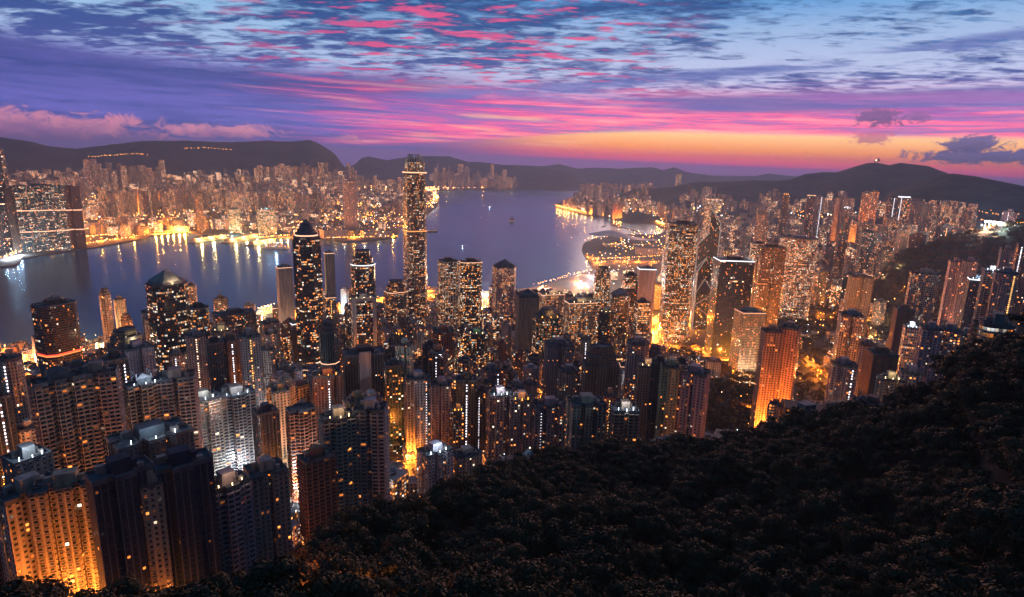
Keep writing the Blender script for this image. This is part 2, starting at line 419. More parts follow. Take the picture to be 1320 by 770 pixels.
is_lit = r1.lt(p_lit).max(rfl.lt(band)*r1.lt(0.8))*win
wc1 = mix(t, ra, (1.0, 0.26, 0.04), (1.0, 0.55, 0.20))
wc2 = mix(t, ra, (1.0, 0.80, 0.55), (0.62, 0.85, 1.0))
wcol = mix(t, rb.gt(warm), wc1, wc2)
inten = rc*rc*1.0 + 0.25
# inside of a lit room is brighter towards the ceiling
em = is_lit*inten*powr*(cv*0.7+0.55)
p3 = objco(t)
grime = noise(xyz(t, sep(p3)[0]*0.25, sep(p3)[1]*0.25, sep(p3)[2]*0.03), 1.0, 4, 0.6)
floorline = cv.lt(0.07)*ok
colline = cu.lt(pier)*ok
wall = mix(t, smooth(grime, 0.3, 0.75), wallc, mix(t, 0.55, wallc, (0.02, 0.02, 0.025)))
wall = mix(t, floorline*0.35, wall, (0.03, 0.03, 0.03))
wall = mix(t, colline*0.5, wall, mix(t, 0.5, wallc, (0.9, 0.8, 0.7)))
gl = mix(t, rb*0.6, (0.008, 0.022, 0.030), (0.022, 0.045, 0.055))
setin(t, b, 'Base Color', mix(t, win, wall, gl))
setin(t, b, 'Roughness', win*-0.55 + 0.75)
setin(t, b, 'Specular IOR Level', win*0.5 + 0.3)
setin(t, b, 'Emission Color', wcol); setin(t, b, 'Emission Strength', em)
bump(t, b, win*-1.0, 0.25, 0.7)

m_roof = noisy_mat('roof_felt', (0.05, 0.06, 0.075), (0.13, 0.14, 0.16), 0.12, 0.85)
m_conc = noisy_mat('painted_concrete', (0.22, 0.20, 0.18), (0.34, 0.31, 0.28), 0.08, 0.85)
m_metal = noisy_mat('dark_metal', (0.05, 0.05, 0.055), (0.10, 0.10, 0.11), 0.5, 0.4)
m_steel = noisy_mat('pale_steel', (0.45, 0.44, 0.43), (0.62, 0.60, 0.58), 0.5, 0.4)
def emit_mat(name, c, s, sampling='NONE'):
    m, t, b = new_mat(name); setin(t, b, 'Base Color', (0.02, 0.02, 0.02)); setin(t, b, 'Emission Color', c); setin(t, b, 'Emission Strength', s)
    m.cycles.emission_sampling = sampling
    return m
E_SOD = emit_mat('sodium_lamp', (1.0, 0.33, 0.04), 14)
E_WARM = emit_mat('warm_lamp', (1.0, 0.60, 0.28), 12)
E_COOL = emit_mat('white_lamp', (0.80, 0.90, 1.0), 10)
E_RED = emit_mat('red_lamp', (1.0, 0.10, 0.05), 14)
E_ORL = emit_mat('orange_strip', (1.0, 0.34, 0.08), 1.6)
E_PNK = emit_mat('peach_strip', (1.0, 0.50, 0.30), 2.0)
E_WHL = emit_mat('white_strip', (0.90, 0.93, 1.0), 2.2)
E_BLU = emit_mat('blue_strip', (0.25, 0.55, 1.0), 5.0)
E_REDS = emit_mat('red_strip', (1.0, 0.06, 0.03), 2.2)
def stair_mat(name, c, s):
    m, t, b = new_mat(name)
    u = t.nodes.new('ShaderNodeUVMap'); u.uv_map = 'bays'
    uu, vv, _ = sep(V(t, u.outputs[0]))
    w = white(xyz(t, uu.floor(), vv.floor(), 3.0))
    on = (vv.fract()-0.5).abs().lt(0.24)*(uu.fract()-0.5).abs().lt(0.34)*w.lt(0.94)
    setin(t, b, 'Base Color', (0.16, 0.14, 0.13)); setin(t, b, 'Emission Color', c); setin(t, b, 'Emission Strength', on*(w*0.8+0.6)*s)
    return m
ST = {'w': stair_mat('white_stairwell', (0.95, 0.90, 1.0), 3.2), 'y': stair_mat('amber_stairwell', (1.0, 0.50, 0.14), 2.8), 'p': stair_mat('peach_stairwell', (1.0, 0.62, 0.42), 3.0)}

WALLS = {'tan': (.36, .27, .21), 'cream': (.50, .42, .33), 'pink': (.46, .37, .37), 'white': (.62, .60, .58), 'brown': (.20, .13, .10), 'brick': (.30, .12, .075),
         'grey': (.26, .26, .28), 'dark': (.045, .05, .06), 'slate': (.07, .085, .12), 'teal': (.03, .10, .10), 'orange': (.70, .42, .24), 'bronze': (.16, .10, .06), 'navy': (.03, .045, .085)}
# window habit: bay, floor, ww, wh, lit, warm, band, glass, pier, power
WIN = {'r': (3.3, 3.0, .46, .46, .050, .80, 0, 0, .10, 5.0), 'rs': (3.0, 3.0, .42, .42, .018, .85, 0, 0, .08, 4.5), 'rl': (3.0, 3.0, .5, .5, .11, .80, 0, 0, .08, 5.0),
       'bl': (4.2, 3.1, .72, .50, .028, .86, 0, 0, .12, 4.0), 'g': (1.9, 3.9, .90, .62, .070, .50, .12, 1, .0, 1.8), 'gl': (2.2, 3.9, .90, .60, .13, .70, .22, 1, .0, 1.55),
       'd': (2.0, 3.8, .92, .66, .022, .6, .010, 1, .0, 4.0), 'o': (3.2, 3.6, .62, .52, .24, .78, .06, 0, .18, 1.9), 'on': (2.6, 3.6, .66, .55, .13, .75, .04, 0, .14, 2.0),
       'f': (5.0, 3.2, .16, .26, .02, .8, 0, 0, .0, 2.0), 'h': (3.0, 3.4, .80, .34, .12, .8, .04, 0, .0, 2.4)}

class Shape:
    """collects faces with facade coordinates; becomes one mesh"""
    def __init__(s): s.v = []; s.f = []; s.uv = []
    def face(s, pts, uv=None):
        n = len(s.v); s.v += [tuple(p) for p in pts]; s.f.append(tuple(range(n, n+len(pts))))
        s.uv += list(uv) if uv else [(-5.0, -5.0)]*len(pts)
    def prism(s, poly, z0, z1, bay=3.0, fh=3.0, top=None, vbase=None, cap=False, windows=True, uo=0, poly2=None):
        n = len(poly); u = uo; poly2 = poly2 or poly
        for i in range(n):
            a, c = poly[i], poly[(i+1) % n]; a2, c2 = poly2[i], poly2[(i+1) % n]
            L = math.hypot(c[0]-a[0], c[1]-a[1]); nb = max(1, round(L/bay))
            vb = 0.0 if vbase is None else vbase; nv = max(1, round((z1-z0)/fh))
            if not windows or L < bay*0.55: uv = None
            else: uv = ((u, vb), (u+nb, vb), (u+nb, vb+nv), (u, vb+nv))
            s.face(((a[0], a[1], z0), (c[0], c[1], z0), (c2[0], c2[1], z1), (a2[0], a2[1], z1)), uv)
            u += nb + 3
        if cap: s.face([(p[0], p[1], z1) for p in poly2])
    def box(s, cx, cy, w, d, z0, z1, rot=0.0, **k):
        s.prism(rect(w, d, cx, cy, rot), z0, z1, cap=True, **k)
    def bar(s, a, c, r):                                  # square bar between two points
        a, c = Vector(a), Vector(c); d = (c-a).normalized(); h = Vector((0, 0, 1)) if abs(d.z) < 0.9 else Vector((1, 0, 0))
        x = d.cross(h).normalized()*r; y = d.cross(x).normalized()*r
        p = [a-x-y, a+x-y, a+x+y, a-x+y]; q = [c-x-y, c+x-y, c+x+y, c-x+y]
        for i in range(4):
            j = (i+1) % 4; s.face((p[j], p[i], q[i], q[j]))
        s.face(p); s.face(q[::-1])
    def make(s, name, mats, parent=None, face_attr=None, loc=None):
        me = bpy.data.meshes.new(name); me.from_pydata(s.v, [], s.f)
        for m in (mats if isinstance(mats, (list, tuple)) else [mats]): me.materials.append(m)
        l = me.uv_layers.new(name='bays'); l.data.foreach_set('uv', np.array(s.uv, np.float32).ravel())
        if face_attr:
            for k, val in face_attr.items():
                at = me.attributes.new(k, 'FLOAT_COLOR', 'CORNER')
                at.data.foreach_set('color', np.tile(np.array(val, np.float32), len(s.uv)))
        me.update()
        o = bpy.data.objects.new(name, me); col.objects.link(o); o.parent = parent
        if loc: o.location = loc
        return o
def rect(w, d, cx=0, cy=0, rot=0.0):
    c, s_ = math.cos(rot), math.sin(rot)
    return [(cx+x*c-y*s_, cy+x*s_+y*c) for x, y in ((-w/2, -d/2), (w/2, -d/2), (w/2, d/2), (-w/2, d/2))]
def ngon(n, w, d, ph=0.0): return [(w/2*math.cos(2*math.pi*i/n+ph), d/2*math.sin(2*math.pi*i/n+ph)) for i in range(n)]
def footprint(form, w, d):
    if form == 'sq': return rect(w, d)
    if form == 'cham':
        c = 0.22*min(w, d)
        return [(-w/2+c, -d/2), (w/2-c, -d/2), (w/2, -d/2+c), (w/2, d/2-c), (w/2-c, d/2), (-w/2+c, d/2), (-w/2, d/2-c), (-w/2, -d/2+c)]
    if form == 'cross':
        a, c = w*0.24, d*0.24
        return [(-a, -d/2), (a, -d/2), (a, -c), (w/2, -c), (w/2, c), (a, c), (a, d/2), (-a, d/2), (-a, c), (-w/2, c), (-w/2, -c), (-a, -c)]
    if form in ('notch', 'wing'):
        k = 0.07*w; g = d*0.20
        xs = [0.0] if form == 'notch' else [-w*0.18, w*0.18]
        f = [(-w/2, -d/2)]
        for x in xs: f += [(x-k, -d/2), (x-k*0.8, -d/2+g), (x+k*0.8, -d/2+g), (x+k, -d/2)]
        f += [(w/2, -d/2), (w/2, -k), (w/2-g, -k*0.8), (w/2-g, k*0.8), (w/2, k), (w/2, d/2)]
        for x in xs[::-1]: f += [(x+k, d/2), (x+k*0.8, d/2-g), (x-k*0.8, d/2-g), (x-k, d/2)]
        f += [(-w/2, d/2), (-w/2, k), (-w/2+g, k*0.8), (-w/2+g, -k*0.8), (-w/2, -k)]
        return f
    if form == 'step':                                     # staggered three-block front
        a = w*0.17; g = d*0.16
        return [(-w/2, -d/2+g), (-a, -d/2+g), (-a, -d/2), (a, -d/2), (a, -d/2+g), (w/2, -d/2+g), (w/2, d/2-g), (a, d/2-g), (a, d/2), (-a, d/2), (-a, d/2-g), (-w/2, d/2-g)]
    if form == 'oct': return ngon(8, w*1.05, d*1.05, math.pi/8)
    if form == 'round': return ngon(22, w, d)
    if form == 'oval': return ngon(26, w, d*0.8)
    if form == 'tri': return ngon(3, w*1.15, d*1.15, -math.pi/2)
    return rect(w, d)
def scaled(poly, k): return [(x*k, y*k) for x, y in poly]

def empty(name, loc, rz=0.0):
    o = bpy.data.objects.new(name, None); col.objects.link(o); o.location = loc; o.rotation_euler = (0, 0, rz); o.empty_display_size = 5
    return o
def tag(o, label, cat, group=None):
    o['label'] = label; o['category'] = cat
    if group: o['group'] = group
    return o
def point_light(parent, loc, energy, color, radius=1.5, name='lamp_light'):
    l = bpy.data.lights.new(name, 'POINT'); l.energy = energy; l.color = color; l.shadow_soft_size = radius
    o = bpy.data.objects.new(name, l); col.objects.link(o); o.location = loc; o.parent = parent
    return o
rng = random.Random(11)
PLAN = []                                                  # x, y, radius, z_top, px0, px1, D, visible bottom
def relief(sh, poly, z0, z1, bay, fh, kind, near):
    """bay windows or balconies standing proud of the wall"""
    n = len(poly); u = 0
    out = 0.55 if kind != 'bl' else 1.1
    for i in range(n):
        a, c = poly[i], poly[(i+1) % n]
        L = math.hypot(c[0]-a[0], c[1]-a[1]); nb = max(1, round(L/bay)); nv = max(1, round((z1-z0)/fh)); hh = (z1-z0)/nv
        if L >= bay*0.55 and L > 2.5:
            ex, ey = (c[0]-a[0])/L, (c[1]-a[1])/L; nx, ny = ey, -ex
            for j in range(nb):
                if kind != 'bl' and (j % 2 == 1) and nb > 2: continue
                s0, s1 = (j+0.16)*L/nb, (j+0.84)*L/nb
                if kind == 'bl': s0, s1 = (j+0.06)*L/nb, (j+0.94)*L/nb
                p0 = (a[0]+ex*s0, a[1]+ey*s0); p1 = (a[0]+ex*s1, a[1]+ey*s1)
                q0 = (p0[0]+nx*out, p0[1]+ny*out); q1 = (p1[0]+nx*out, p1[1]+ny*out)
                for k in range(nv):
                    if kind == 'bl': za, zb = z0+hh*(k-0.05), z0+hh*(k+0.26); uv = None
                    else: za, zb = z0+hh*(k+0.14), z0+hh*(k+0.9); uv = ((u+j+.16, k+.14), (u+j+.84, k+.14), (u+j+.84, k+.9), (u+j+.16, k+.9))
                    sh.face(((*q0, za), (*q1, za), (*q1, zb), (*q0, zb)), uv)
                    sh.face(((*p0, za), (*q0, za), (*q0, zb), (*p0, zb))); sh.face(((*q1, za), (*p1, za), (*p1, zb), (*q1, zb)))
                    sh.face(((*q0, zb), (*q1, zb), (*p1, zb), (*p0, zb)))
        u += nb + 3

def place(x0, x1, D, rot, ratio=1.0, py=450):
    px = (x0+x1)/2
    p = at_d(px, py, D); z = (p-np.array([0, 0, CAMH]))@FW
    app = (x1-x0)*z/FPX
    th = R(rot)
    w = app/(abs(math.cos(th)) + ratio*abs(math.sin(th)))
    yaw = -math.atan2(p[0], p[1]) + th                    # rot 0: front faces the camera
    return p[0], p[1], w, w*ratio, yaw

def tower(name, label, cat, x0, x1, yt, yb, D, form, wall, win, rot=25, ex='', ratio=1.0, group=None, base=None):
    cx, cy, w, d, yaw = place(x0, x1, D, rot, ratio, yt+40)
    ztop = at_d((x0+x1)/2, yt, D)[2]
    zg = ground(cx, cy) if base is None else base
    zb = zg - (8 if D < 800 else 2)
    H = ztop - zg
    if H < 6: H = 6; ztop = zg+6
    root = empty(name, (cx, cy, zg), yaw); tag(root, label, cat, group)
    z0 = zb-zg
    bay, fh, ww_, wh_, lit_, warm_, band_, gla, pier_, pw = WIN[win]
    if 'L' in ex: lit_ *= 1.5; band_ *= 1.7
    if D < 430: lit_ *= .55
    wc = [min(1, c*rng.uniform(0.88, 1.12)) for c in WALLS[wall]]
    sdv = rng.random()
    far = 1.0 + max(0, D-900)/2200.0
    fa = {'wall': (*wc, gla), 'prm': (sdv, lit_, warm_, ww_), 'prm2': (wh_, band_, pier_, pw*min(2.4, far))}
    fp = footprint(form, w, d)
    body = Shape(); roof = Shape()
    zt = H
    tiers = []
    if 'T' in ex:                                          # stepped top
        h1 = min(H*0.16, w*0.55); zt = H-h1
        tiers = [(0.82, zt, zt+h1*0.5), (0.60, zt+h1*0.5, H)]
    if 'P' in ex or 'D' in ex or 'K' in ex or 'Q' in ex: zt = H - w*(0.42 if 'P' in ex else 0.34)
    mach = not any(c in ex for c in 'PDKQTn')
    if mach: zt = H - min(7.0, H*0.12)
    body.prism(fp, z0, zt, bay, fh)
    if D < 640 and 'x' not in ex and win in ('r', 'rs', 'rl', 'bl'): relief(body, fp, z0, zt, bay, fh, 'bl' if win == 'bl' else 'r', True)
    for k, a, c in tiers: body.prism(scaled(fp, k), a, c, bay, fh, vbase=60)
    wobj = body.make('wall', m_fac, root, fa)
    # roof deck with a real parapet
    def deck(poly, z, par=1.3, th=0.5):
        roof.face([(x, y, z-0.05) for x, y in poly])
        inn = scaled(poly, 1-2*th/max(w, 6)); out = scaled(poly, 1+0.4/max(w, 6))
        roof.prism(out, z-1.2, z+par); n = len(poly)
        for i in range(n):
            j = (i+1) % n
            roof.face(((*out[i], z+par), (*out[j], z+par), (*inn[j], z+par), (*inn[i], z+par)))
            roof.face(((*inn[j], z), (*inn[i], z), (*inn[i], z+par), (*inn[j], z+par)))
    deck(fp, zt)
    for k, a, c in tiers: deck(scaled(fp, k), c)
    robj = roof.make('roof', m_roof, root)
    if mach:
        mh = H-zt
        s_ = Shape(); s_.box(0, 0, w*0.34, d*0.42, zt, H, windows=False); s_.box(w*0.05, 0, w*0.46, d*0.16, zt, zt+mh*0.6, windows=False)
        s_.make('lift_house', m_fac, robj, fa)
        if D < 1300:
            for q_ in ((-w*0.27, d*0.2, w*0.14, d*0.16, zt, zt+mh*0.55), (w*0.30, -d*0.22, w*0.10, d*0.12, zt, zt+mh*0.4)):
                s_ = Shape(); s_.box(*q_, windows=False); s_.make('water_tank', m_conc, robj)
        if D < 800:
            rr_ = random.Random(int(x0*7+yt))
            for _ in range(7):
                s_ = Shape(); s_.box(rr_.uniform(-.38, .38)*w, rr_.uniform(-.38, .38)*d, rr_.uniform(1, 2.6), rr_.uniform(1, 2.2), zt, zt+rr_.uniform(.8, 2.2), windows=False); s_.make('air_cooler', m_metal, robj)
            for _ in range(3):
                ax, ay = rr_.uniform(-.4, .4)*w, rr_.uniform(-.4, .4)*d; s_ = Shape(); s_.bar((ax, ay, zt), (ax, ay, zt+rr_.uniform(3, 7)), .12); s_.make('aerial', m_metal, robj)
    if 'P' in ex or 'Q' in ex:                             # pyramid, lit round its foot
        s_ = Shape(); fpk = scaled(fp, 0.86); mid = scaled(fp, 0.80)
        h0 = (H-zt)*0.26; s_.prism(fpk, zt, zt+h0, windows=False)
        n = len(mid)
        for i in range(n): s_.face(((*fpk[i], zt+h0), (*fpk[(i+1) % n], zt+h0), (0, 0, H)))
        s_.make('pyramid_roof', m_roof if 'Q' in ex else m_conc, robj)
    if 'D' in ex:                                          # tiered dome
        s_ = Shape(); k0 = 0.78; hh = H-zt
        for i in range(5):
            k1 = k0*math.sqrt(max(0, 1-((i+1)/5.2)**2))
            s_.prism(ngon(16, w*k0*math.sqrt(1-(i/5.2)**2), d*k0*math.sqrt(1-(i/5.2)**2)), zt+hh*i/5, zt+hh*(i+1)/5-0.3, windows=False, cap=True)
        s_.make('dome', m_roof, robj)
    if 'K' in ex:                                          # pitched hip roofs over a lift house, finials at the corners
        s_ = Shape(); hh = H-zt
        s_.box(0, 0, w*0.4, d*0.5, zt, zt+hh*0.6, windows=False); q_ = rect(w*0.46, d*0.56)
        for i in range(4): s_.face(((*q_[i], zt+hh*0.6), (*q_[(i+1) % 4], zt+hh*0.6), (0, 0, H)))
        s_.face([(x, y, zt+hh*0.6-.02) for x, y in q_][::-1])
        for x, y in rect(w*0.44, d*0.5): s_.box(x, y, w*0.05, w*0.05, zt+hh*0.5, H*1.0+1, windows=False)
        s_.make('hip_roof', m_roof, robj)
    def ring(z, h, mat, nm, k=1.0):
        s_ = Shape(); kk = k*(1+0.9/max(w, 8)); s_.prism(scaled(fp, kk), z, z+h)
        inn = scaled(fp, k*0.97); out = scaled(fp, kk)
        for i in range(len(fp)):
            j = (i+1) % len(fp); s_.face(((*out[i], z+h), (*out[j], z+h), (*inn[j], z+h), (*inn[i], z+h)))
        return s_.make(nm, mat, root)
    hb = max(0.7, D/1100)
    if 'C' in ex: ring(zt-0.8, hb*0.8, E_PNK, 'cornice_light')
    if 'N' in ex: ring(zt-1.0, hb*1.4, E_WHL, 'cornice_light')
    if 'R' in ex: ring(zt*0.52, hb*2.0, E_REDS, 'red_band'); ring(zt*0.52-hb*1.6, hb*1.3, E_ORL, 'lit_band')
    if 'Z' in ex:
        for kz in (0.30, 0.62): ring(zt*kz, hb*1.2, E_WARM if False else E_PNK, 'lit_band')
    # lit stairwells: a strip let into the front
    front = min(p[1] for p in fp)
    for ch, key in (('S', 'w'), ('Y', 'y'), ('E', 'p')):
        if ch in ex:
            xo = {'1': -.3, '2': .32, '3': 0.0}.get(ex[ex.index(ch)+1:ex.index(ch)+2], 0.0)*w
            sw = max(1.5, min(w*0.10, D/420)); s_ = Shape()
            nv = max(4, int((zt-6-(zt*0.05))/fh)); za, zb_ = zt-4-nv*fh, zt-4
            x_, y_ = xo, front-0.35
            if form in ('notch',) and abs(xo) < .1*w: y_ = front+d*0.20-0.3
            if form == 'step' and abs(xo) > .17*w: y_ = front + d*.16 - .35
            if form == 'cross' and abs(xo) > .24*w: y_ = -d*.24-.35
            s_.face(((x_-sw/2, y_, za), (x_+sw/2, y_, za), (x_+sw/2, y_, zb_), (x_-sw/2, y_, zb_)), ((0, 0), (1, 0), (1, nv), (0, nv)))
            for sx in (-1, 1): s_.face(((x_+sx*sw/2, y_, za), (x_+sx*sw/2, y_+1, za), (x_+sx*sw/2, y_+1, zb_), (x_+sx*sw/2, y_, zb_)))
            s_.make('stairwell_window', ST[key], root)
    if 'I' in ex or 'm' in ex:
        s_ = Shape(); hm = 14 if 'm' in ex else 22; s_.bar((0, 0, H-1), (0, 0, H+hm), 0.35 if D < 900 else 0.7); s_.box(0, 0, 2.4, 2.4, H-1, H+2, windows=False); s_.make('mast', m_metal, robj)
    for ch, em_, cc, en in (('W', E_COOL, (.75, .88, 1), 1.0), ('O', E_SOD, (1, .45, .12), 1.0), ('V', E_WARM, (1, .72, .42), 1.0)):
        if ch in ex:                                       # lamps on the roof, with the light they throw
            sz = max(0.3, D/2200)
            for i, (x, y) in enumerate(((-.3*w, -.3*d), (.28*w, -.34*d), (.0, -.44*d))):
                s_ = Shape(); s_.box(x, y, sz, sz, zt+2.2, zt+2.2+sz, windows=False); s_.bar((x, y, zt), (x, y, zt+2.2), 0.12); s_.make('roof_lamp', em_, robj)
            point_light(robj, (0, -.52*d, zt+9), (7000 if ch == 'W' else 3000)*en*(D/500)**1.2, cc, 1.0, 'roof_light')
    for ch, em_, cc, kk in (('U', E_SOD, (1, .24, .03), .55), ('u', E_WARM, (1, .50, .28), 0.6)):
        if ch in ex:                                       # floodlights on the ground in front
            for k in (-1, 1):
                x_, y_ = k*w*.28, front-w*.55-10; zf = ground(cx+x_*math.cos(yaw)-y_*math.sin(yaw), cy+x_*math.sin(yaw)+y_*math.cos(yaw))-zg+3
                s_ = Shape(); s_.box(x_, y_, 2.0, 1.0, zf-4, zf+0.4, windows=False); s_.make('floodlight', em_, root)
                point_light(root, (x_, y_+1, zf+6), kk*(18.0 if D < 420 else 26.0)*(H*.7+w)**2*(.10 if w < 11 else 1)*(3.4 if wall == 'orange' else 1.0)*(.22 if D > 3500 else .6 if D > 2000 else 1), cc, 1.5, 'flood')
    if 'F' in ex:                                          # frame round a glazed front
        s_ = Shape()
        for sx in (-1, 1): s_.box(sx*w*0.42, front-0.6, w*0.16, 2.4, z0, zt+2, windows=False)
        s_.box(0, front-0.6, w*0.68, 2.4, zt-w*0.10, zt+1.99, windows=False)
        s_.make('front_frame', m_steel, root)
    if 'B' in ex or 'b' in ex:                             # blank centre panel
        s_ = Shape(); s_.box(0, front-1.2, w*0.28, 3.0, z0, zt+4, windows=False); s_.make('centre_panel', m_fac, root, {**fa, 'wall': (*WALLS['pink'], 0)})
    if 'v' in ex:                                          # vertical fins lit from below
        for k in range(7): s_ = Shape(); s_.box(-w/2+w*(k+0.5)/7, front-0.5, w*0.03, 1.2, z0, zt, windows=False); s_.make('fin', m_steel, root)
    if D < 900 and 'x' not in ex:                          # podium
        s_ = Shape(); ph = 12 if D > 500 else 9
        s_.box(0, 0, w*1.25, d*1.25, z0, ph, bay=4.0, fh=4.0)
        s_.make('podium', m_fac, root, {**fa, 'prm': (sdv*.7, .3, .9, .7), 'prm2': (.55, .1, .1, 3.0)})
    PLAN.append((cx, cy, max(w, d)*0.62, ztop, x0, x1, D, yb))
    return root, w, d, zt, fa
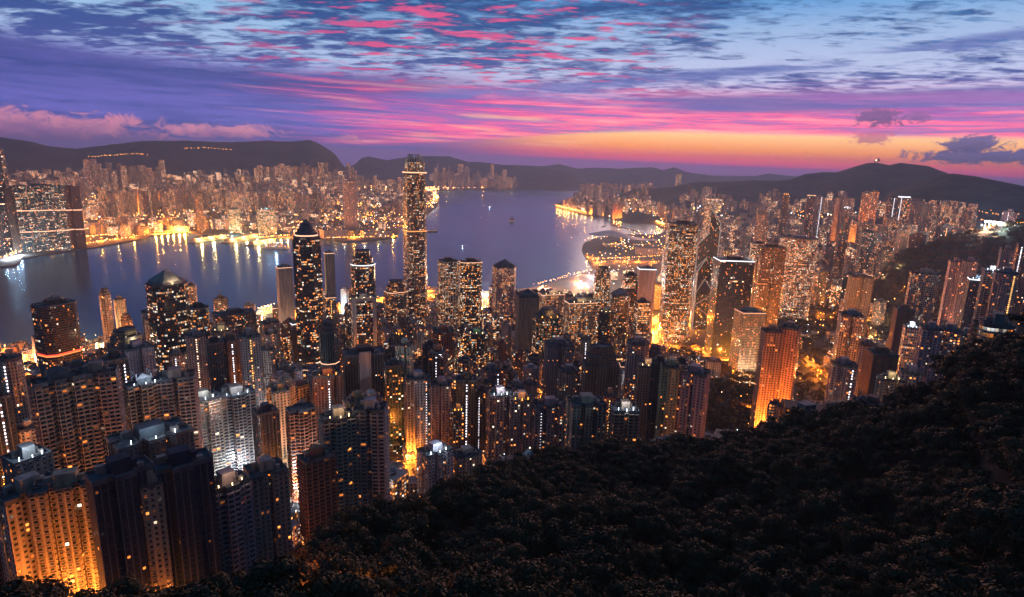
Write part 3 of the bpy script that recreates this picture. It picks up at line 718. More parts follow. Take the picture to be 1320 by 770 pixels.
# ------------------------------------------------------------------ towers, one row each
# kind, label, left, right, top, lowest visible row, distance, plan, wall, windows, turn, extras, depth ratio
T = 'apartment_tower'; O = 'office_tower'
ROWS = [
# front rows on the left
(T, 'orange lit tower with cream side wing at the bottom left corner of the photo', 3, 78, 612, 770, 365, 'wing', 'cream', 'r', 20, 'xU', .6),
(T, 'pale tower with dark square windows beside the orange lit corner tower', 50, 128, 606, 770, 352, 'wing', 'cream', 'r', -12, 'U', .55),
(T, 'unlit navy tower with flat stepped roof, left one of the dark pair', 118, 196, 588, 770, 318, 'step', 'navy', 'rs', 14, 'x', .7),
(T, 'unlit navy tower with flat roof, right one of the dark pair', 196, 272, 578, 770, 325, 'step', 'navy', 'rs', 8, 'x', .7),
(T, 'slender orange lit tower squeezed between the two dark navy towers', 186, 208, 604, 770, 316, 'sq', 'cream', 'r', 0, 'U', 1.0),
(T, 'purple brown tower with peach parapet right of the dark navy pair', 264, 324, 606, 748, 335, 'step', 'pink', 'bl', 22, 'V', .8),
(T, 'mauve tower wing with small lit windows touching the wooded slope', 318, 370, 590, 748, 352, 'notch', 'pink', 'r', 15, '', .9),
(T, 'tower with glaring white rooftop lights above the dark navy pair', 148, 244, 546, 640, 430, 'wing', 'slate', 'rs', 16, 'W', .6),
(T, 'grey tower with white roof lights left of the glaring white rooftop', 14, 64, 572, 625, 440, 'sq', 'grey', 'rs', 18, 'W', .9),
(T, 'red brown tower cut by the left edge of the photo low down', -30, 16, 640, 770, 395, 'notch', 'brick', 'rl', 10, '', .9),
(T, 'wide tan block of three wings with navy hipped roof, centre left', 48, 106, 470, 600, 500, 'wing', 'tan', 'bl', 12, 'K', .5),
(T, 'right wing of the wide tan block with a dark recess beside it', 104, 152, 466, 600, 505, 'notch', 'tan', 'bl', -8, '', .7),
(T, 'tan crescent tower with black lift shaft and teal rooftop house', 164, 210, 480, 560, 540, 'step', 'tan', 'bl', 16, 'WK', .7),
(T, 'right wing of the tan crescent with curved balconies', 206, 252, 474, 600, 545, 'notch', 'tan', 'bl', -6, '', .7),
(T, 'tan tower with white floodlit roof edge, left of a yellow stairwell tower', 244, 284, 502, 600, 590, 'notch', 'tan', 'bl', 14, 'W', .8),
(T, 'cream tower with white floodlit roof edge and row of dark balconies', 282, 330, 496, 620, 600, 'step', 'tan', 'bl', 12, 'W', .8),
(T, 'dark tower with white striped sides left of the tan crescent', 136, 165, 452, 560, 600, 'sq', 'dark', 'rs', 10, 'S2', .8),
(T, 'grey pink slab tower rising behind the tan crescent roof', 160, 198, 438, 480, 660, 'notch', 'pink', 'rs', 20, '', .6),
(T, 'round topped grey tower with two dotted stair columns at the far left', 6, 30, 450, 560, 640, 'round', 'pink', 'r', 0, 'S1', 1.0),
(T, 'dark tower with lit white side strip at the left edge', -14, 14, 500, 640, 600, 'sq', 'dark', 'r', 15, 'S3', .8),
(T, 'white tower with blue shade between edge tower and wide tan block', 28, 52, 540, 600, 610, 'sq', 'white', 'r', 12, '', .8),
(O, 'brown glass tower with a red light band across its middle by the water', 47, 101, 385, 465, 1150, 'cham', 'bronze', 'd', 28, 'RL', .8),
(O, 'bronze octagonal block with tiered top left of the pyramid roofed tower', 141, 190, 424, 470, 1020, 'cham', 'tan', 'h', 35, 'TV', .8),
(O, 'dark glass tower with floodlit pyramid roof standing before the harbour', 190, 244, 347, 430, 980, 'cham', 'dark', 'g', 22, 'PV', .9),
(O, 'shorter dark glass tower on the right shoulder of the pyramid tower', 243, 273, 390, 440, 960, 'cham', 'dark', 'gl', 25, '', .9),
(O, 'broad flat brown block with copper edge just before the bright pier', 278, 330, 398, 440, 1150, 'sq', 'brown', 'on', 12, '', .5),
(T, 'mauve slab with a column of peach stair lights, centre left', 243, 266, 424, 500, 800, 'notch', 'pink', 'rs', 6, 'E3', .8),
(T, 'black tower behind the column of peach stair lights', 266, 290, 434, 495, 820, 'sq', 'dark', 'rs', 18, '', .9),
(T, 'brown tower with a thin white stair column left of the yellow stairwell', 284, 312, 430, 495, 830, 'cross', 'brown', 'rs', 15, 'S3', .9),
(T, 'tall mauve tower with a long yellow stairwell column', 311, 336, 424, 560, 720, 'notch', 'pink', 'r', 10, 'Y3', .9),
(T, 'tan tower with round white canopy roof below the broad brown block', 276, 300, 418, 440, 900, 'round', 'tan', 'rl', 0, 'V', 1.0),
(T, 'slim peach floodlit slab rising from the water left of the tallest mid tower', 358, 378, 340, 410, 1350, 'sq', 'pink', 'f', 14, 'Cu', .8),
(T, 'slim pale slab right of the tallest mid tower with peach roof edge', 419, 432, 322, 385, 1380, 'sq', 'pink', 'f', 10, 'C', .8),
(T, 'cream tower with amber stair column just right of the faceted dark tower', 420, 434, 378, 428, 1120, 'sq', 'cream', 'rl', 10, 'Y3C', .8),
(O, 'dark rounded tower with white crown lights above a white framed tower', 453, 484, 323, 380, 1250, 'round', 'teal', 'gl', 0, 'TN', 1.0),
(O, 'white framed tower with a tall green glass centre', 453, 485, 378, 450, 1080, 'sq', 'slate', 'gl', 6, 'FV', .8),
(O, 'green tarpaulin clad tower with stepped black top, left of centre', 411, 438, 414, 478, 860, 'oct', 'teal', 'rs', 12, 'TZ', 1.0),
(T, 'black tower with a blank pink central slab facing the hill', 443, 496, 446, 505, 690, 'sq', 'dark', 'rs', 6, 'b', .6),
(T, 'brown towers pair with a zigzag white stair column in the middle', 404, 442, 474, 520, 660, 'step', 'brick', 'rs', 8, 'S3O', .7),
(T, 'terracotta tower with orange floodlit wall and stepped black roof', 371, 408, 526, 640, 500, 'step', 'brick', 'bl', 14, 'nU', .8),
(T, 'slim red lit strip tower behind the terracotta tower', 352, 374, 494, 630, 620, 'sq', 'orange', 'r', 6, '', .8),
(T, 'dark blue roofed tower right of the cream floodlit pair', 328, 360, 520, 640, 545, 'sq', 'navy', 'rs', 16, '', .9),
(T, 'twin mauve tower with scalloped balconies and a dotted stair column, left part', 412, 460, 524, 640, 440, 'step', 'cream', 'bl', 16, 'V', .8),
(T, 'twin mauve tower with scalloped balconies, right part', 456, 500, 514, 650, 446, 'notch', 'pink', 'bl', -10, '', .8),
(T, 'dark brown tower below the terracotta tower with orange side wall', 386, 432, 576, 660, 412, 'sq', 'brick', 'bl', 24, '', .6),
(T, 'green gridded tower with tan scaffold face under a black roof frame', 496, 520, 462, 600, 640, 'sq', 'teal', 'rl', 8, '', .9),
(T, 'mauve tower with two columns of white dots in the middle of the city', 522, 556, 478, 600, 600, 'cross', 'pink', 'r', 10, 'S2', .9),
(T, 'square mauve tower with big attic openings right of the double dotted one', 556, 582, 486, 600, 590, 'notch', 'pink', 'r', -8, '', .9),
(T, 'brown tower with the brightest twin white stair columns near the centre', 588, 614, 480, 600, 590, 'notch', 'brown', 'rs', 4, 'S3', .8),
(T, 'slender tower with one white stair column right of the brightest twin columns', 612, 630, 496, 600, 600, 'sq', 'brown', 'rs', 8, 'S1', .9),
(T, 'mauve tower with blank lift house right of the stair column towers', 626, 660, 498, 590, 570, 'cross', 'pink', 'r', 14, 'W', .9),
(T, 'paired mauve tower with orange lit recess above the forest edge', 656, 686, 504, 590, 560, 'notch', 'pink', 'r', 6, 'O', .9),
(T, 'square pale grey building with blue roofs standing at the forest edge', 538, 584, 570, 645, 455, 'wing', 'white', 'r', 32, 'W', .7),
(T, 'lower pink and grey wing right of the square pale building at the forest edge', 580, 622, 576, 625, 470, 'step', 'pink', 'rs', 25, '', .7),
(T, 'small brown tower under a bright orange rooftop left of the twin columns', 582, 598, 520, 600, 560, 'sq', 'brown', 'rl', 8, 'O', .9),
(T, 'dark crowned tower with cornice terraces in the middle right', 700, 738, 436, 520, 760, 'notch', 'grey', 'rs', 12, '', .8),
(T, 'dark brown terrace stepped tower with amber windows right of centre', 748, 798, 446, 540, 660, 'step', 'brown', 'rs', 15, 'T', .7),
(T, 'grey purple tower with square attic openings above the treeline', 728, 780, 508, 580, 520, 'wing', 'grey', 'r', 18, 'x', .7),
(T, 'small tan tower with tall lift house and white lamp above the treeline', 784, 822, 516, 575, 500, 'notch', 'tan', 'bl', 15, 'W', .8),
(T, 'rose brown tower with octagonal corners behind the small tan tower', 804, 836, 434, 540, 740, 'oct', 'pink', 'r', 10, '', .9),
(T, 'tan tower with glaring peach rooftop lamps beside the wide white stairwell', 820, 846, 462, 560, 640, 'sq', 'tan', 'rs', 5, 'V', .8),
(T, 'dark tower with the widest bright white stairwell column', 838, 858, 458, 565, 600, 'notch', 'dark', 'rs', 0, 'S2', .9),
(T, 'cream fronted tower, left of the two big towers at the edge of the park', 848, 880, 462, 565, 580, 'cross', 'cream', 'r', 12, '', .9),
(T, 'cream and brown tower, right of the two big towers at the edge of the park', 874, 912, 470, 565, 585, 'notch', 'pink', 'r', -10, '', .9),
(T, 'long mauve tower block above the treeline left of the attic tower', 684, 730, 512, 585, 560, 'wing', 'pink', 'r', 12, 'S1', .6),
(T, 'grey tower with three crosses of lamps between two mauve blocks', 716, 748, 470, 520, 690, 'cross', 'grey', 'r', 14, '', .9),
(T, 'orange glowing narrow tower behind the grey attic tower', 776, 792, 500, 570, 600, 'sq', 'orange', 'rl', 4, 'Y3', .9),
# middle distance, Central
(O, 'bronze twin tower of rounded glass, left of the harbour pair', 563, 592, 332, 420, 1330, 'cham', 'bronze', 'gl', 20, 'vL', .8),
(O, 'bronze twin tower with lit crown, right of the harbour pair', 590, 622, 333, 420, 1330, 'cham', 'bronze', 'gl', 12, 'CL', .8),
(O, 'squat stepped bronze block with lit roof left of the tallest tower base', 494, 528, 362, 410, 1300, 'cham', 'tan', 'h', 22, 'TCL', .8),
(O, 'beige tower with rows of porthole windows standing alone by the water', 632, 667, 334, 400, 1340, 'cham', 'pink', 'o', 24, 'Q', .9),
(O, 'blank beige tower with pointed pyramid cap, centre right', 664, 694, 372, 450, 1000, 'sq', 'tan', 'f', 12, 'Q', .9),
(O, 'blue green glass tower with round tiered dome, centre right', 684, 726, 396, 455, 930, 'cham', 'teal', 'gl', 20, 'DO', .8),
(O, 'white gridded block with floodlit roof, left one of two behind the dome', 692, 727, 374, 418, 1260, 'sq', 'cream', 'o', 20, 'CLV', .6),
(O, 'white gridded block with floodlit roof, right one of two behind the dome', 725, 768, 384, 432, 1180, 'sq', 'cream', 'o', 22, 'CLV', .6),
(O, 'brown hotel with a fanned pyramid of terraces near the waterfront', 784, 812, 370, 440, 1120, 'cham', 'bronze', 'on', 18, 'PL', .9),
(O, 'slender brown office with stacked lit floors beside the hotel terraces', 764, 786, 344, 400, 1420, 'step', 'bronze', 'gl', 14, 'TL', .9),
(O, 'blank white slab with a blue white sign light on its roof', 819, 843, 342, 400, 1380, 'sq', 'pink', 'f', 12, 'Nu', .8),
(O, 'narrow dark office left of the blank white slab', 800, 820, 350, 420, 1250, 'sq', 'dark', 'gl', 16, '', .9),
(O, 'low glazed office with slanting lit facade before the blank white slab', 816, 836, 384, 440, 1100, 'sq', 'slate', 'gl', 20, 'L', .9),
(O, 'black hexagonal tower with one white roof lamp, right of the gridded blocks', 770, 788, 396, 432, 1000, 'oct', 'dark', 'd', 0, 'V', 1.0),
(O, 'massive striped office slab glowing amber left of the triangulated tower', 855, 898, 284, 420, 1420, 'cham', 'bronze', 'gl', 16, 'L', .9),
(O, 'black glass tower with a thin pale line of light on its top edge', 917, 967, 330, 432, 1350, 'sq', 'dark', 'd', 18, 'N', .7),
(O, 'brown twin slab tower right of the black glass tower', 972, 1008, 314, 388, 1500, 'notch', 'brown', 'on', 20, '', .7),
(O, 'blue lit glass tower peeping out behind the black glass tower', 964, 982, 310, 350, 1750, 'sq', 'slate', 'gl', 10, 'L', .9),
(O, 'oval hotel tower with a blank white brow and rings of amber floors', 1003, 1048, 303, 388, 1800, 'oval', 'pink', 'gl', 0, 'L', .8),
(O, 'pink floodlit square block with glowing roof edge facing the park', 944, 982, 396, 448, 1230, 'sq', 'cream', 'h', 28, 'Cu', .8),
(T, 'floodlit orange slab, left half of the orange twin by the dark park', 978, 1004, 418, 516, 760, 'sq', 'orange', 'r', 20, 'U', .8),
(T, 'floodlit orange slab, right half of the orange twin by the dark park', 1001, 1028, 414, 516, 775, 'sq', 'orange', 'r', -8, 'U', .8),
(T, 'tall thin peach tower of dense small windows above the amber road', 1078, 1107, 398, 460, 850, 'notch', 'pink', 'rl', 10, 'U', .9),
(T, 'peach tower with white dotted stairwell below the tall thin tower', 1066, 1100, 460, 510, 735, 'step', 'pink', 'r', 14, 'S2', .9),
(T, 'pale arched slab tower standing alone on the dark park hill', 1170, 1203, 346, 410, 1200, 'sq', 'pink', 'on', 12, '', .4),
(T, 'grey brown slab with a glowing podium below wooded gardens', 1090, 1119, 352, 388, 1500, 'notch', 'grey', 'rs', 14, '', .6),
(T, 'blank brown block left of the pale arched slab', 1148, 1172, 392, 425, 1060, 'sq', 'brown', 'f', 20, '', .8),
(T, 'twin tower on the wooded ridge, left one with dim windows', 1218, 1234, 332, 362, 1600, 'notch', 'pink', 'r', 14, '', .8),
(T, 'twin tower on the wooded ridge, right one with amber windows', 1235, 1253, 331, 360, 1600, 'sq', 'pink', 'r', 10, '', .8),
(T, 'grey tower with blazing white lights on its roof below the twin towers', 1243, 1264, 354, 395, 1330, 'sq', 'slate', 'r', 10, 'WN', .9),
(T, 'tall pink tower with dense balconies, left of the right hand group', 1262, 1282, 342, 400, 1180, 'notch', 'pink', 'bl', 10, 'Wx', .9),
(T, 'tall pink tower with amber lit notch in the right hand group', 1278, 1304, 344, 405, 1150, 'step', 'pink', 'r', 8, 'Y2', .9),
(T, 'shaded tower at the right edge with bright stairwell strip', 1306, 1326, 310, 362, 1500, 'sq', 'brown', 'r', 10, 'S1', .9),
(T, 'dim tower just left of the shaded edge tower on the dark hill', 1284, 1300, 316, 345, 1650, 'notch', 'grey', 'rs', 10, '', .9),
(T, 'tall peach tower, left end of the big cluster over the dark ridge', 1182, 1208, 414, 500, 800, 'notch', 'pink', 'r', 14, '', .9),
(T, 'peach tower with amber floors, middle of the cluster over the dark ridge', 1204, 1232, 416, 490, 815, 'step', 'pink', 'rl', 8, '', .9),
(T, 'peach tower, right end of the cluster over the dark ridge', 1228, 1252, 422, 475, 830, 'notch', 'cream', 'r', 4, '', .9),
(T, 'pale square building with lamps along its roof just above the trees', 1127, 1158, 478, 512, 690, 'wing', 'cream', 'r', 22, 'V', .7),
(T, 'pale building with small penthouse right of the lamp roofed one', 1156, 1184, 470, 505, 720, 'step', 'pink', 'r', 12, '', .8),
(T, 'rust brown blank block between the amber road and the lamp roofed building', 1112, 1150, 446, 480, 800, 'sq', 'brown', 'f', 28, '', .8),
(T, 'blue white glowing low tower behind the rust brown block', 1160, 1178, 414, 445, 930, 'sq', 'white', 'on', 14, 'W', .9),
(T, 'brown round cornered block beside the amber road', 1101, 1126, 436, 465, 900, 'cham', 'pink', 'rs', 8, '', .9),
# distant east side
(O, 'pinnacle topped tower with a green white beacon behind the triangulated tower', 906, 922, 250, 300, 2900, 'tri', 'bronze', 'gl', 0, 'PILC', 1.0),
(T, 'orange floodlit estate tower on the slope below the far mountain', 1106, 1117, 246, 268, 3300, 'cross', 'orange', 'rl', 10, 'U', .8),
(T, 'orange floodlit estate tower, right one of two below the far mountain', 1116, 1127, 245, 270, 3300, 'notch', 'orange', 'rl', 10, 'U', .8),
(T, 'dark slab scattered with white lamps beside the orange floodlit estate', 1140, 1153, 252, 274, 3200, 'sq', 'slate', 'r', 10, 'S3', .8),
(T, 'slab blazing with rows of white lamps beside the orange floodlit estate', 1153, 1166, 252, 274, 3200, 'sq', 'slate', 'rl', 10, 'S1LN', .8),
(T, 'pair of pale slabs right of the lamp covered slab, below the mountain', 1168, 1182, 256, 272, 3250, 'notch', 'pink', 'r', 10, '', .6),
(T, 'dim thin tower under the eastern mountain, left of two', 1004, 1013, 249, 285, 3300, 'notch', 'brown', 'r', 10, 'O', .9),
(T, 'slim tower with white lit edge under the eastern mountain', 1046, 1056, 251, 285, 3200, 'cross', 'pink', 'r', 8, 'S2', .9),
(T, 'slim tower left of the white edged one under the eastern mountain', 1036, 1046, 250, 285, 3200, 'notch', 'brown', 'r', 8, 'C', .9),
(T, 'broad pale estate block stepping down the slope left of the orange estate', 1071, 1095, 253, 268, 3300, 'wing', 'pink', 'r', 16, '', .4),
(T, 'tall brown tower with white crown of lamps in the eastern district', 1080, 1092, 266, 300, 2500, 'notch', 'brown', 'r', 12, 'W', .9),
(O, 'pale blue glass tower with a pink light line in the eastern district', 1105, 1124, 296, 335, 2300, 'sq', 'slate', 'on', 14, '', .8),
(T, 'dark blank hotel slab behind the eastern rooftops', 1180, 1190, 262, 300, 2600, 'sq', 'brown', 'rs', 12, '', .8),
(T, 'brown slab with a red light strip before the eastern district', 972, 986, 272, 310, 2400, 'sq', 'brick', 'on', 10, 'R', .8),
(T, 'orange floodlit twin slab on the far expressway, left one', 787, 794, 262, 276, 4900, 'sq', 'orange', 'r', 10, 'U', .8),
(T, 'orange floodlit twin slab on the far expressway, right one', 794, 800, 262, 276, 4900, 'sq', 'orange', 'r', 10, 'U', .8),
(O, 'dark lone tower in front of the far eastern hills', 868, 875, 224, 240, 7600, 'sq', 'slate', 'gl', 10, '', .9),
# north shore of the harbour
(O, 'huge dark tower sliver cut by the left edge of the photo', -34, 7, 190, 330, 3150, 'cham', 'dark', 'd', 20, 'L', .9),
(T, 'wide dark complex with two bright belts of light across the water', 29, 80, 237, 300, 3050, 'wing', 'teal', 'g', 4, 'Z', .22),
(T, 'dark twin tower right of the wide belted complex', 80, 104, 239, 298, 3080, 'notch', 'brown', 'rs', 6, 'Z', .7),
(T, 'dark brown tower left of the wide belted complex', 12, 28, 240, 300, 3100, 'notch', 'brown', 'rs', 6, '', .8),
(T, 'tall tower block of the clustered estate on the north shore hills, left', 112, 119, 205, 218, 6000, 'sq', 'pink', 'rl', 6, '', .8),
(T, 'slim dark tower standing in the middle of the north shore', 254, 263, 248, 286, 3500, 'sq', 'brown', 'r', 6, '', .9),
(T, 'tall mauve hotel tower in the north shore city, left of the tallest tower', 443, 461, 231, 282, 3500, 'step', 'pink', 'r', 10, '', .8),
(O, 'round roofed white hall glowing on the north shore waterfront', 220, 245, 282, 298, 3150, 'round', 'white', 'f', 0, 'DV', 1.0),
(O, 'glass block with cyan lights on the north shore left of centre', 296, 312, 268, 302, 3250, 'sq', 'teal', 'gl', 12, 'L', .7),
(O, 'glass block with a cyan white roof lamp on the north shore', 334, 356, 268, 302, 3200, 'sq', 'teal', 'gl', 12, 'WL', .6),
(O, 'long orange lit culture hall at the tip of the northern peninsula', 466, 505, 296, 310, 3000, 'sq', 'pink', 'f', 16, 'O', .5),
(O, 'broad cream shopping block beside the cruise terminal', 414, 448, 294, 312, 2980, 'sq', 'pink', 'f', 18, 'O', .6),
]
for i, (nm, lab, x0, x1, yt, yb, D, form, wall, win, rot, ex, ratio) in enumerate(ROWS):
    g = None
    if D > 2900 and x1 < 520:                              # stand it on the north shore, not in the water
        for _k in range(60):
            qx, qy = at_d((x0+x1)/2, yb, D)[:2]
            if all(inside(kow, qx+s_*60, qy+t_*60) for s_ in (-1, 1) for t_ in (-1, 1)): break
            D += 20
    r_, w_, d_, zt_, fa_ = tower(nm, lab, 'apartment tower' if nm == T else 'office tower', x0, x1, yt, yb, D, form, wall, win, rot, ex, ratio, g)

# ------------------------------------------------------------------ landmark towers with shapes of their own
def register(x0, x1, D, ztop, yb, r):
    p = at_d((x0+x1)/2, 400, D); PLAN.append((p[0], p[1], r, ztop, x0, x1, D, yb))
def attrs(wall, win, mul=1.0, sd=0.37, power=2.0):
    bay, fh, ww_, wh_, lit_, warm_, band_, gla, pier_, pw = WIN[win]
    return {'wall': (*WALLS[wall], gla), 'prm': (sd, lit_*mul, warm_, ww_), 'prm2': (wh_, band_, pier_, power)}
# tallest harbour tower: square plan with notched corners, slightly stepping in, crown of curved fins
x0, x1, D = 519, 552, 1500
cx, cy, w, d, yaw = place(x0, x1, D, 18, 1.0, 380)
zt = at_d(535, 199, D)[2]
root = tag(empty('skyscraper', (cx, cy, 4), yaw), 'tallest tower with a crown of curved fins rising through the skyline over the harbour', 'skyscraper')
H = zt-4
def notchsq(w):
    c = w*0.16; h = w/2
    return [(-h+c, -h), (h-c, -h), (h-c*0.5, -h+c*.5), (h, -h+c), (h, h-c), (h-c*.5, h-c*.5), (h-c, h), (-h+c, h), (-h+c*.5, h-c*.5), (-h, h-c), (-h, -h+c), (-h+c*.5, -h+c*.5)]
lv = [(0, .30, 1.0), (.30, .56, .965), (.56, .76, .93), (.76, .90, .88), (.90, .955, .80)]
s_ = Shape(); v0 = 0
for a, c, k in lv:
    s_.prism(notchsq(w*k), H*a, H*c, 1.8, 4.0, vbase=v0, cap=True); v0 += round(H*(c-a)/4.0)
s_.make('wall', m_fac, root, attrs('bronze', 'gl', 0.85, .11, 1.8))
for a in (.56, .90):
    s2 = Shape(); s2.prism(notchsq(w*(0.99)), H*a-3, H*a-0.5); s2.make('lit_band' if a != .30 else 'lit_band', E_ORL if a < .9 else E_PNK, root)
s_ = Shape()
for k, y in ((0, .86),):
    pass
cr = Shape()
for i in range(20):
    a = 2*math.pi*i/20; r0 = w*0.42; pts = []
    for j in range(6):
        t_ = j/5; pts.append((math.cos(a)*(r0*(1-0.42*t_**2.2)), math.sin(a)*(r0*(1-0.42*t_**2.2)), H*(.925+.075*t_)))
    for j in range(5): cr.bar(pts[j], pts[j+1], 0.95)
cr.make('crown_fin', m_steel, root)
s2 = Shape(); s2.prism(ngon(16, w*.62, w*.62), H*.95, H*.975, cap=True); s2.make('roof', m_roof, root)
for i in range(4): point_light(root, (math.cos(i*1.57+.4)*w*.62, math.sin(i*1.57+.4)*w*.62, H*.93), 7000, (1, .72, .5), 1.5, 'crown_light')
register(x0, x1, D, zt, 410, w*.7)
# faceted dark tower with stepped pointed crown
x0, x1, D = 377, 420, 1085
cx, cy, w, d, yaw = place(x0, x1, D, 20, 1.0, 380); zt = at_d(398, 283, D)[2]; H = zt-4
root = tag(empty('skyscraper', (cx, cy, 4), yaw), 'faceted dark glass tower with a stepped domed crown, tallest on the left', 'skyscraper')
def star(w): return [(w/2*(1.0 if k % 2 == 0 else .86)*math.cos(k*math.pi/8), w/2*(1.0 if k % 2 == 0 else .86)*math.sin(k*math.pi/8)) for k in range(16)]
s_ = Shape(); s_.prism(star(w*1.08), 0, H*.90, 2.4, 3.9)
s_.make('wall', m_fac, root, attrs('dark', 'gl', .40, .53, 2.0))
s_ = Shape(); s_.face([(x, y, H*.90) for x, y in star(w*1.08)])
for k, a, c, k2 in ((.84, .90, .925, .80), (.66, .925, .945, .62), (.52, .945, .98, .40), (.30, .98, 1.0, .05)): s_.prism(ngon(16, w*k, w*k), H*a, H*c, cap=True, poly2=ngon(16, w*k2, w*k2))
s_.make('roof', m_roof, root)
s_ = Shape(); s_.prism(ngon(16, w*.83, w*.83), H*.905, H*.913); s_.make('lit_band', E_PNK, root)
register(x0, x1, D, zt, 470, w*.7)
# triangulated prism tower with twin masts
x0, x1, D = 897, 922, 1545
cx, cy, w, d, yaw = place(x0, x1, D, 8, 1.0, 350); zt = at_d(909, 269, D)[2]; H = zt-8
root = tag(empty('skyscraper', (cx, cy, 8), yaw), 'triangulated glass tower with white diagonal bracing and twin masts', 'skyscraper')
q_ = rect(w, w); c0 = (0.0, 0.0)
tops = [.42, 1.0, .80, .60]
s_ = Shape(); fr = Shape(); v0 = 0
for i in range(4):
    a, c = q_[i], q_[(i+1) % 4]; h = H*tops[i]; rise = w*0.75
    nv = round(h/3.9); nb = round(w/1.9)
    s_.face(((*a, 0), (*c, 0), (*c, h-rise), (*a, h-rise)), ((i*40, 0), (i*40+nb, 0), (i*40+nb, nv), (i*40, nv)))
    s_.face(((*a, h-rise), (*c, h-rise), (0, 0, h)))
    for e in (a, c): s_.face(((*e, 0), (0, 0, 0), (0, 0, h), (*e, h-rise)), ((i*40+60, 0), (i*40+75, 0), (i*40+75, nv), (i*40+60, nv)))
    n = max(1, round(h/(w*1.15)))
    for k in range(n):
        za, zb_ = (h-rise)*k/n, (h-rise)*(k+1)/n
        e, f_ = ((a, c), (c, a))[(k+i) % 2]; fr.bar((e[0]*1.01, e[1]*1.01, za), (f_[0]*1.01, f_[1]*1.01, zb_), .65)
    for e in (a, c): fr.bar((e[0]*1.01, e[1]*1.01, 0), (e[0]*1.01, e[1]*1.01, h-rise), 1.0); fr.bar((e[0]*1.01, e[1]*1.01, h-rise), (0, 0, h), .9)
s_.make('wall', m_fac, root, attrs('slate', 'd', 2.4, .71, 2.4))
E_BR = emit_mat('bracing_light', (1.0, .74, .66), 0.30)
fr.make('bracing', E_BR, root)
s_ = Shape()
for dx_ in (-5, 5): s_.bar((dx_, 0, H-20), (dx_, 0, H+52), .7)
s_.make('mast', m_steel, root)
register(x0, x1, D, zt, 400, w*.7)
# ------------------------------------------------------------------ helpers for standing things on the ground
def on_ground(px, py):
    d = ray(px, py); t = 30.0; p = None
    while t < 30000:
        p = np.array([0, 0, CAMH]) + d*t
        if p[2] <= ground(p[0], p[1]): return p
        t *= 1.006
    return p
# open places that must stay in view: left, right, top, bottom in the picture
OPEN = [(838, 862, 402, 446), (884, 914, 388, 424), (768, 850, 330, 348), (1082, 1104, 468, 512), (905, 985, 452, 560), (990, 1084, 362, 428), (1028, 1066, 440, 520), (1108, 1170, 354, 384),
        (1120, 1160, 425, 440), (376, 400, 398, 412), (484, 500, 378, 392), (728, 764, 350, 378), (550, 560, 372, 392), (620, 632, 380, 398), (1140, 1320, 300, 340), (1206, 1240, 384, 402), (1042, 1060, 270, 292), (425, 440, 392, 404), (862, 1000, 420, 460)]
for a, c, e, f in OPEN:
    p = on_ground((a+c)/2, (e+f)/2); PLAN.append((p[0], p[1], 14, p[2], a, c, math.hypot(p[0], p[1]), f))
LM = [(90, 410, 'the red banded tower'), (216, 370, 'the pyramid roofed tower'), (300, 405, 'the flat bronze block'), (368, 360, 'the slim peach slab'), (398, 330, 'the stepped dome tower'), (468, 340, 'the white crowned tower'),
      (468, 400, 'the white framed tower'), (424, 430, 'the green clad tower'), (470, 460, 'the blank pink slab'), (535, 300, 'the tallest tower'), (592, 350, 'the bronze harbour twins'), (650, 350, 'the porthole tower'),
      (680, 400, 'the pointed beige tower'), (705, 415, 'the tiered dome tower'), (730, 390, 'the white gridded blocks'), (798, 385, 'the fanned terrace hotel'), (830, 360, 'the blue white roof sign'), (876, 330, 'the striped amber slab'),
      (909, 310, 'the braced prism tower'), (942, 370, 'the black glass tower'), (990, 345, 'the brown twin slab'), (1026, 335, 'the oval hotel'), (962, 420, 'the pink floodlit block'), (1002, 460, 'the orange twin slabs'),
      (1092, 420, 'the tall thin peach tower'), (1084, 485, 'the dotted stairwell tower'), (1186, 370, 'the pale arched slab'), (1104, 368, 'the glowing podium slab'), (1235, 345, 'the ridge twin towers'), (1253, 370, 'the blazing white rooftop'),
      (1280, 370, 'the pink balcony towers'), (1142, 490, 'the lamp roofed building'), (1218, 440, 'the ridge edge cluster'), (95, 510, 'the wide tan block'), (205, 510, 'the tan crescent'), (255, 460, 'the peach stair column'), (324, 460, 'the yellow stairwell tower'),
      (195, 560, 'the glaring white rooftop'), (195, 640, 'the dark navy pair'), (65, 660, 'the orange corner tower'), (18, 470, 'the round topped grey tower'), (390, 560, 'the terracotta tower'), (455, 560, 'the scalloped balcony twins'), (420, 490, 'the zigzag stair column'),
      (508, 510, 'the green gridded tower'), (550, 520, 'the double dotted tower'), (600, 520, 'the brightest stair columns'), (560, 600, 'the square pale building'), (660, 530, 'the orange recess tower'), (755, 540, 'the attic tower'), (775, 470, 'the terrace stepped tower'),
      (848, 500, 'the widest white stairwell'), (880, 510, 'the cream park towers'), (803, 540, 'the white lamp penthouse'), (1112, 256, 'the orange estate'), (1155, 262, 'the lamp covered slab'), (914, 262, 'the pinnacle tower'), (1114, 315, 'the pink lined tower'), (1050, 265, 'the white edged slim tower')]
USED = set(str(o.get('label')) for o in bpy.data.objects if o.get('label'))
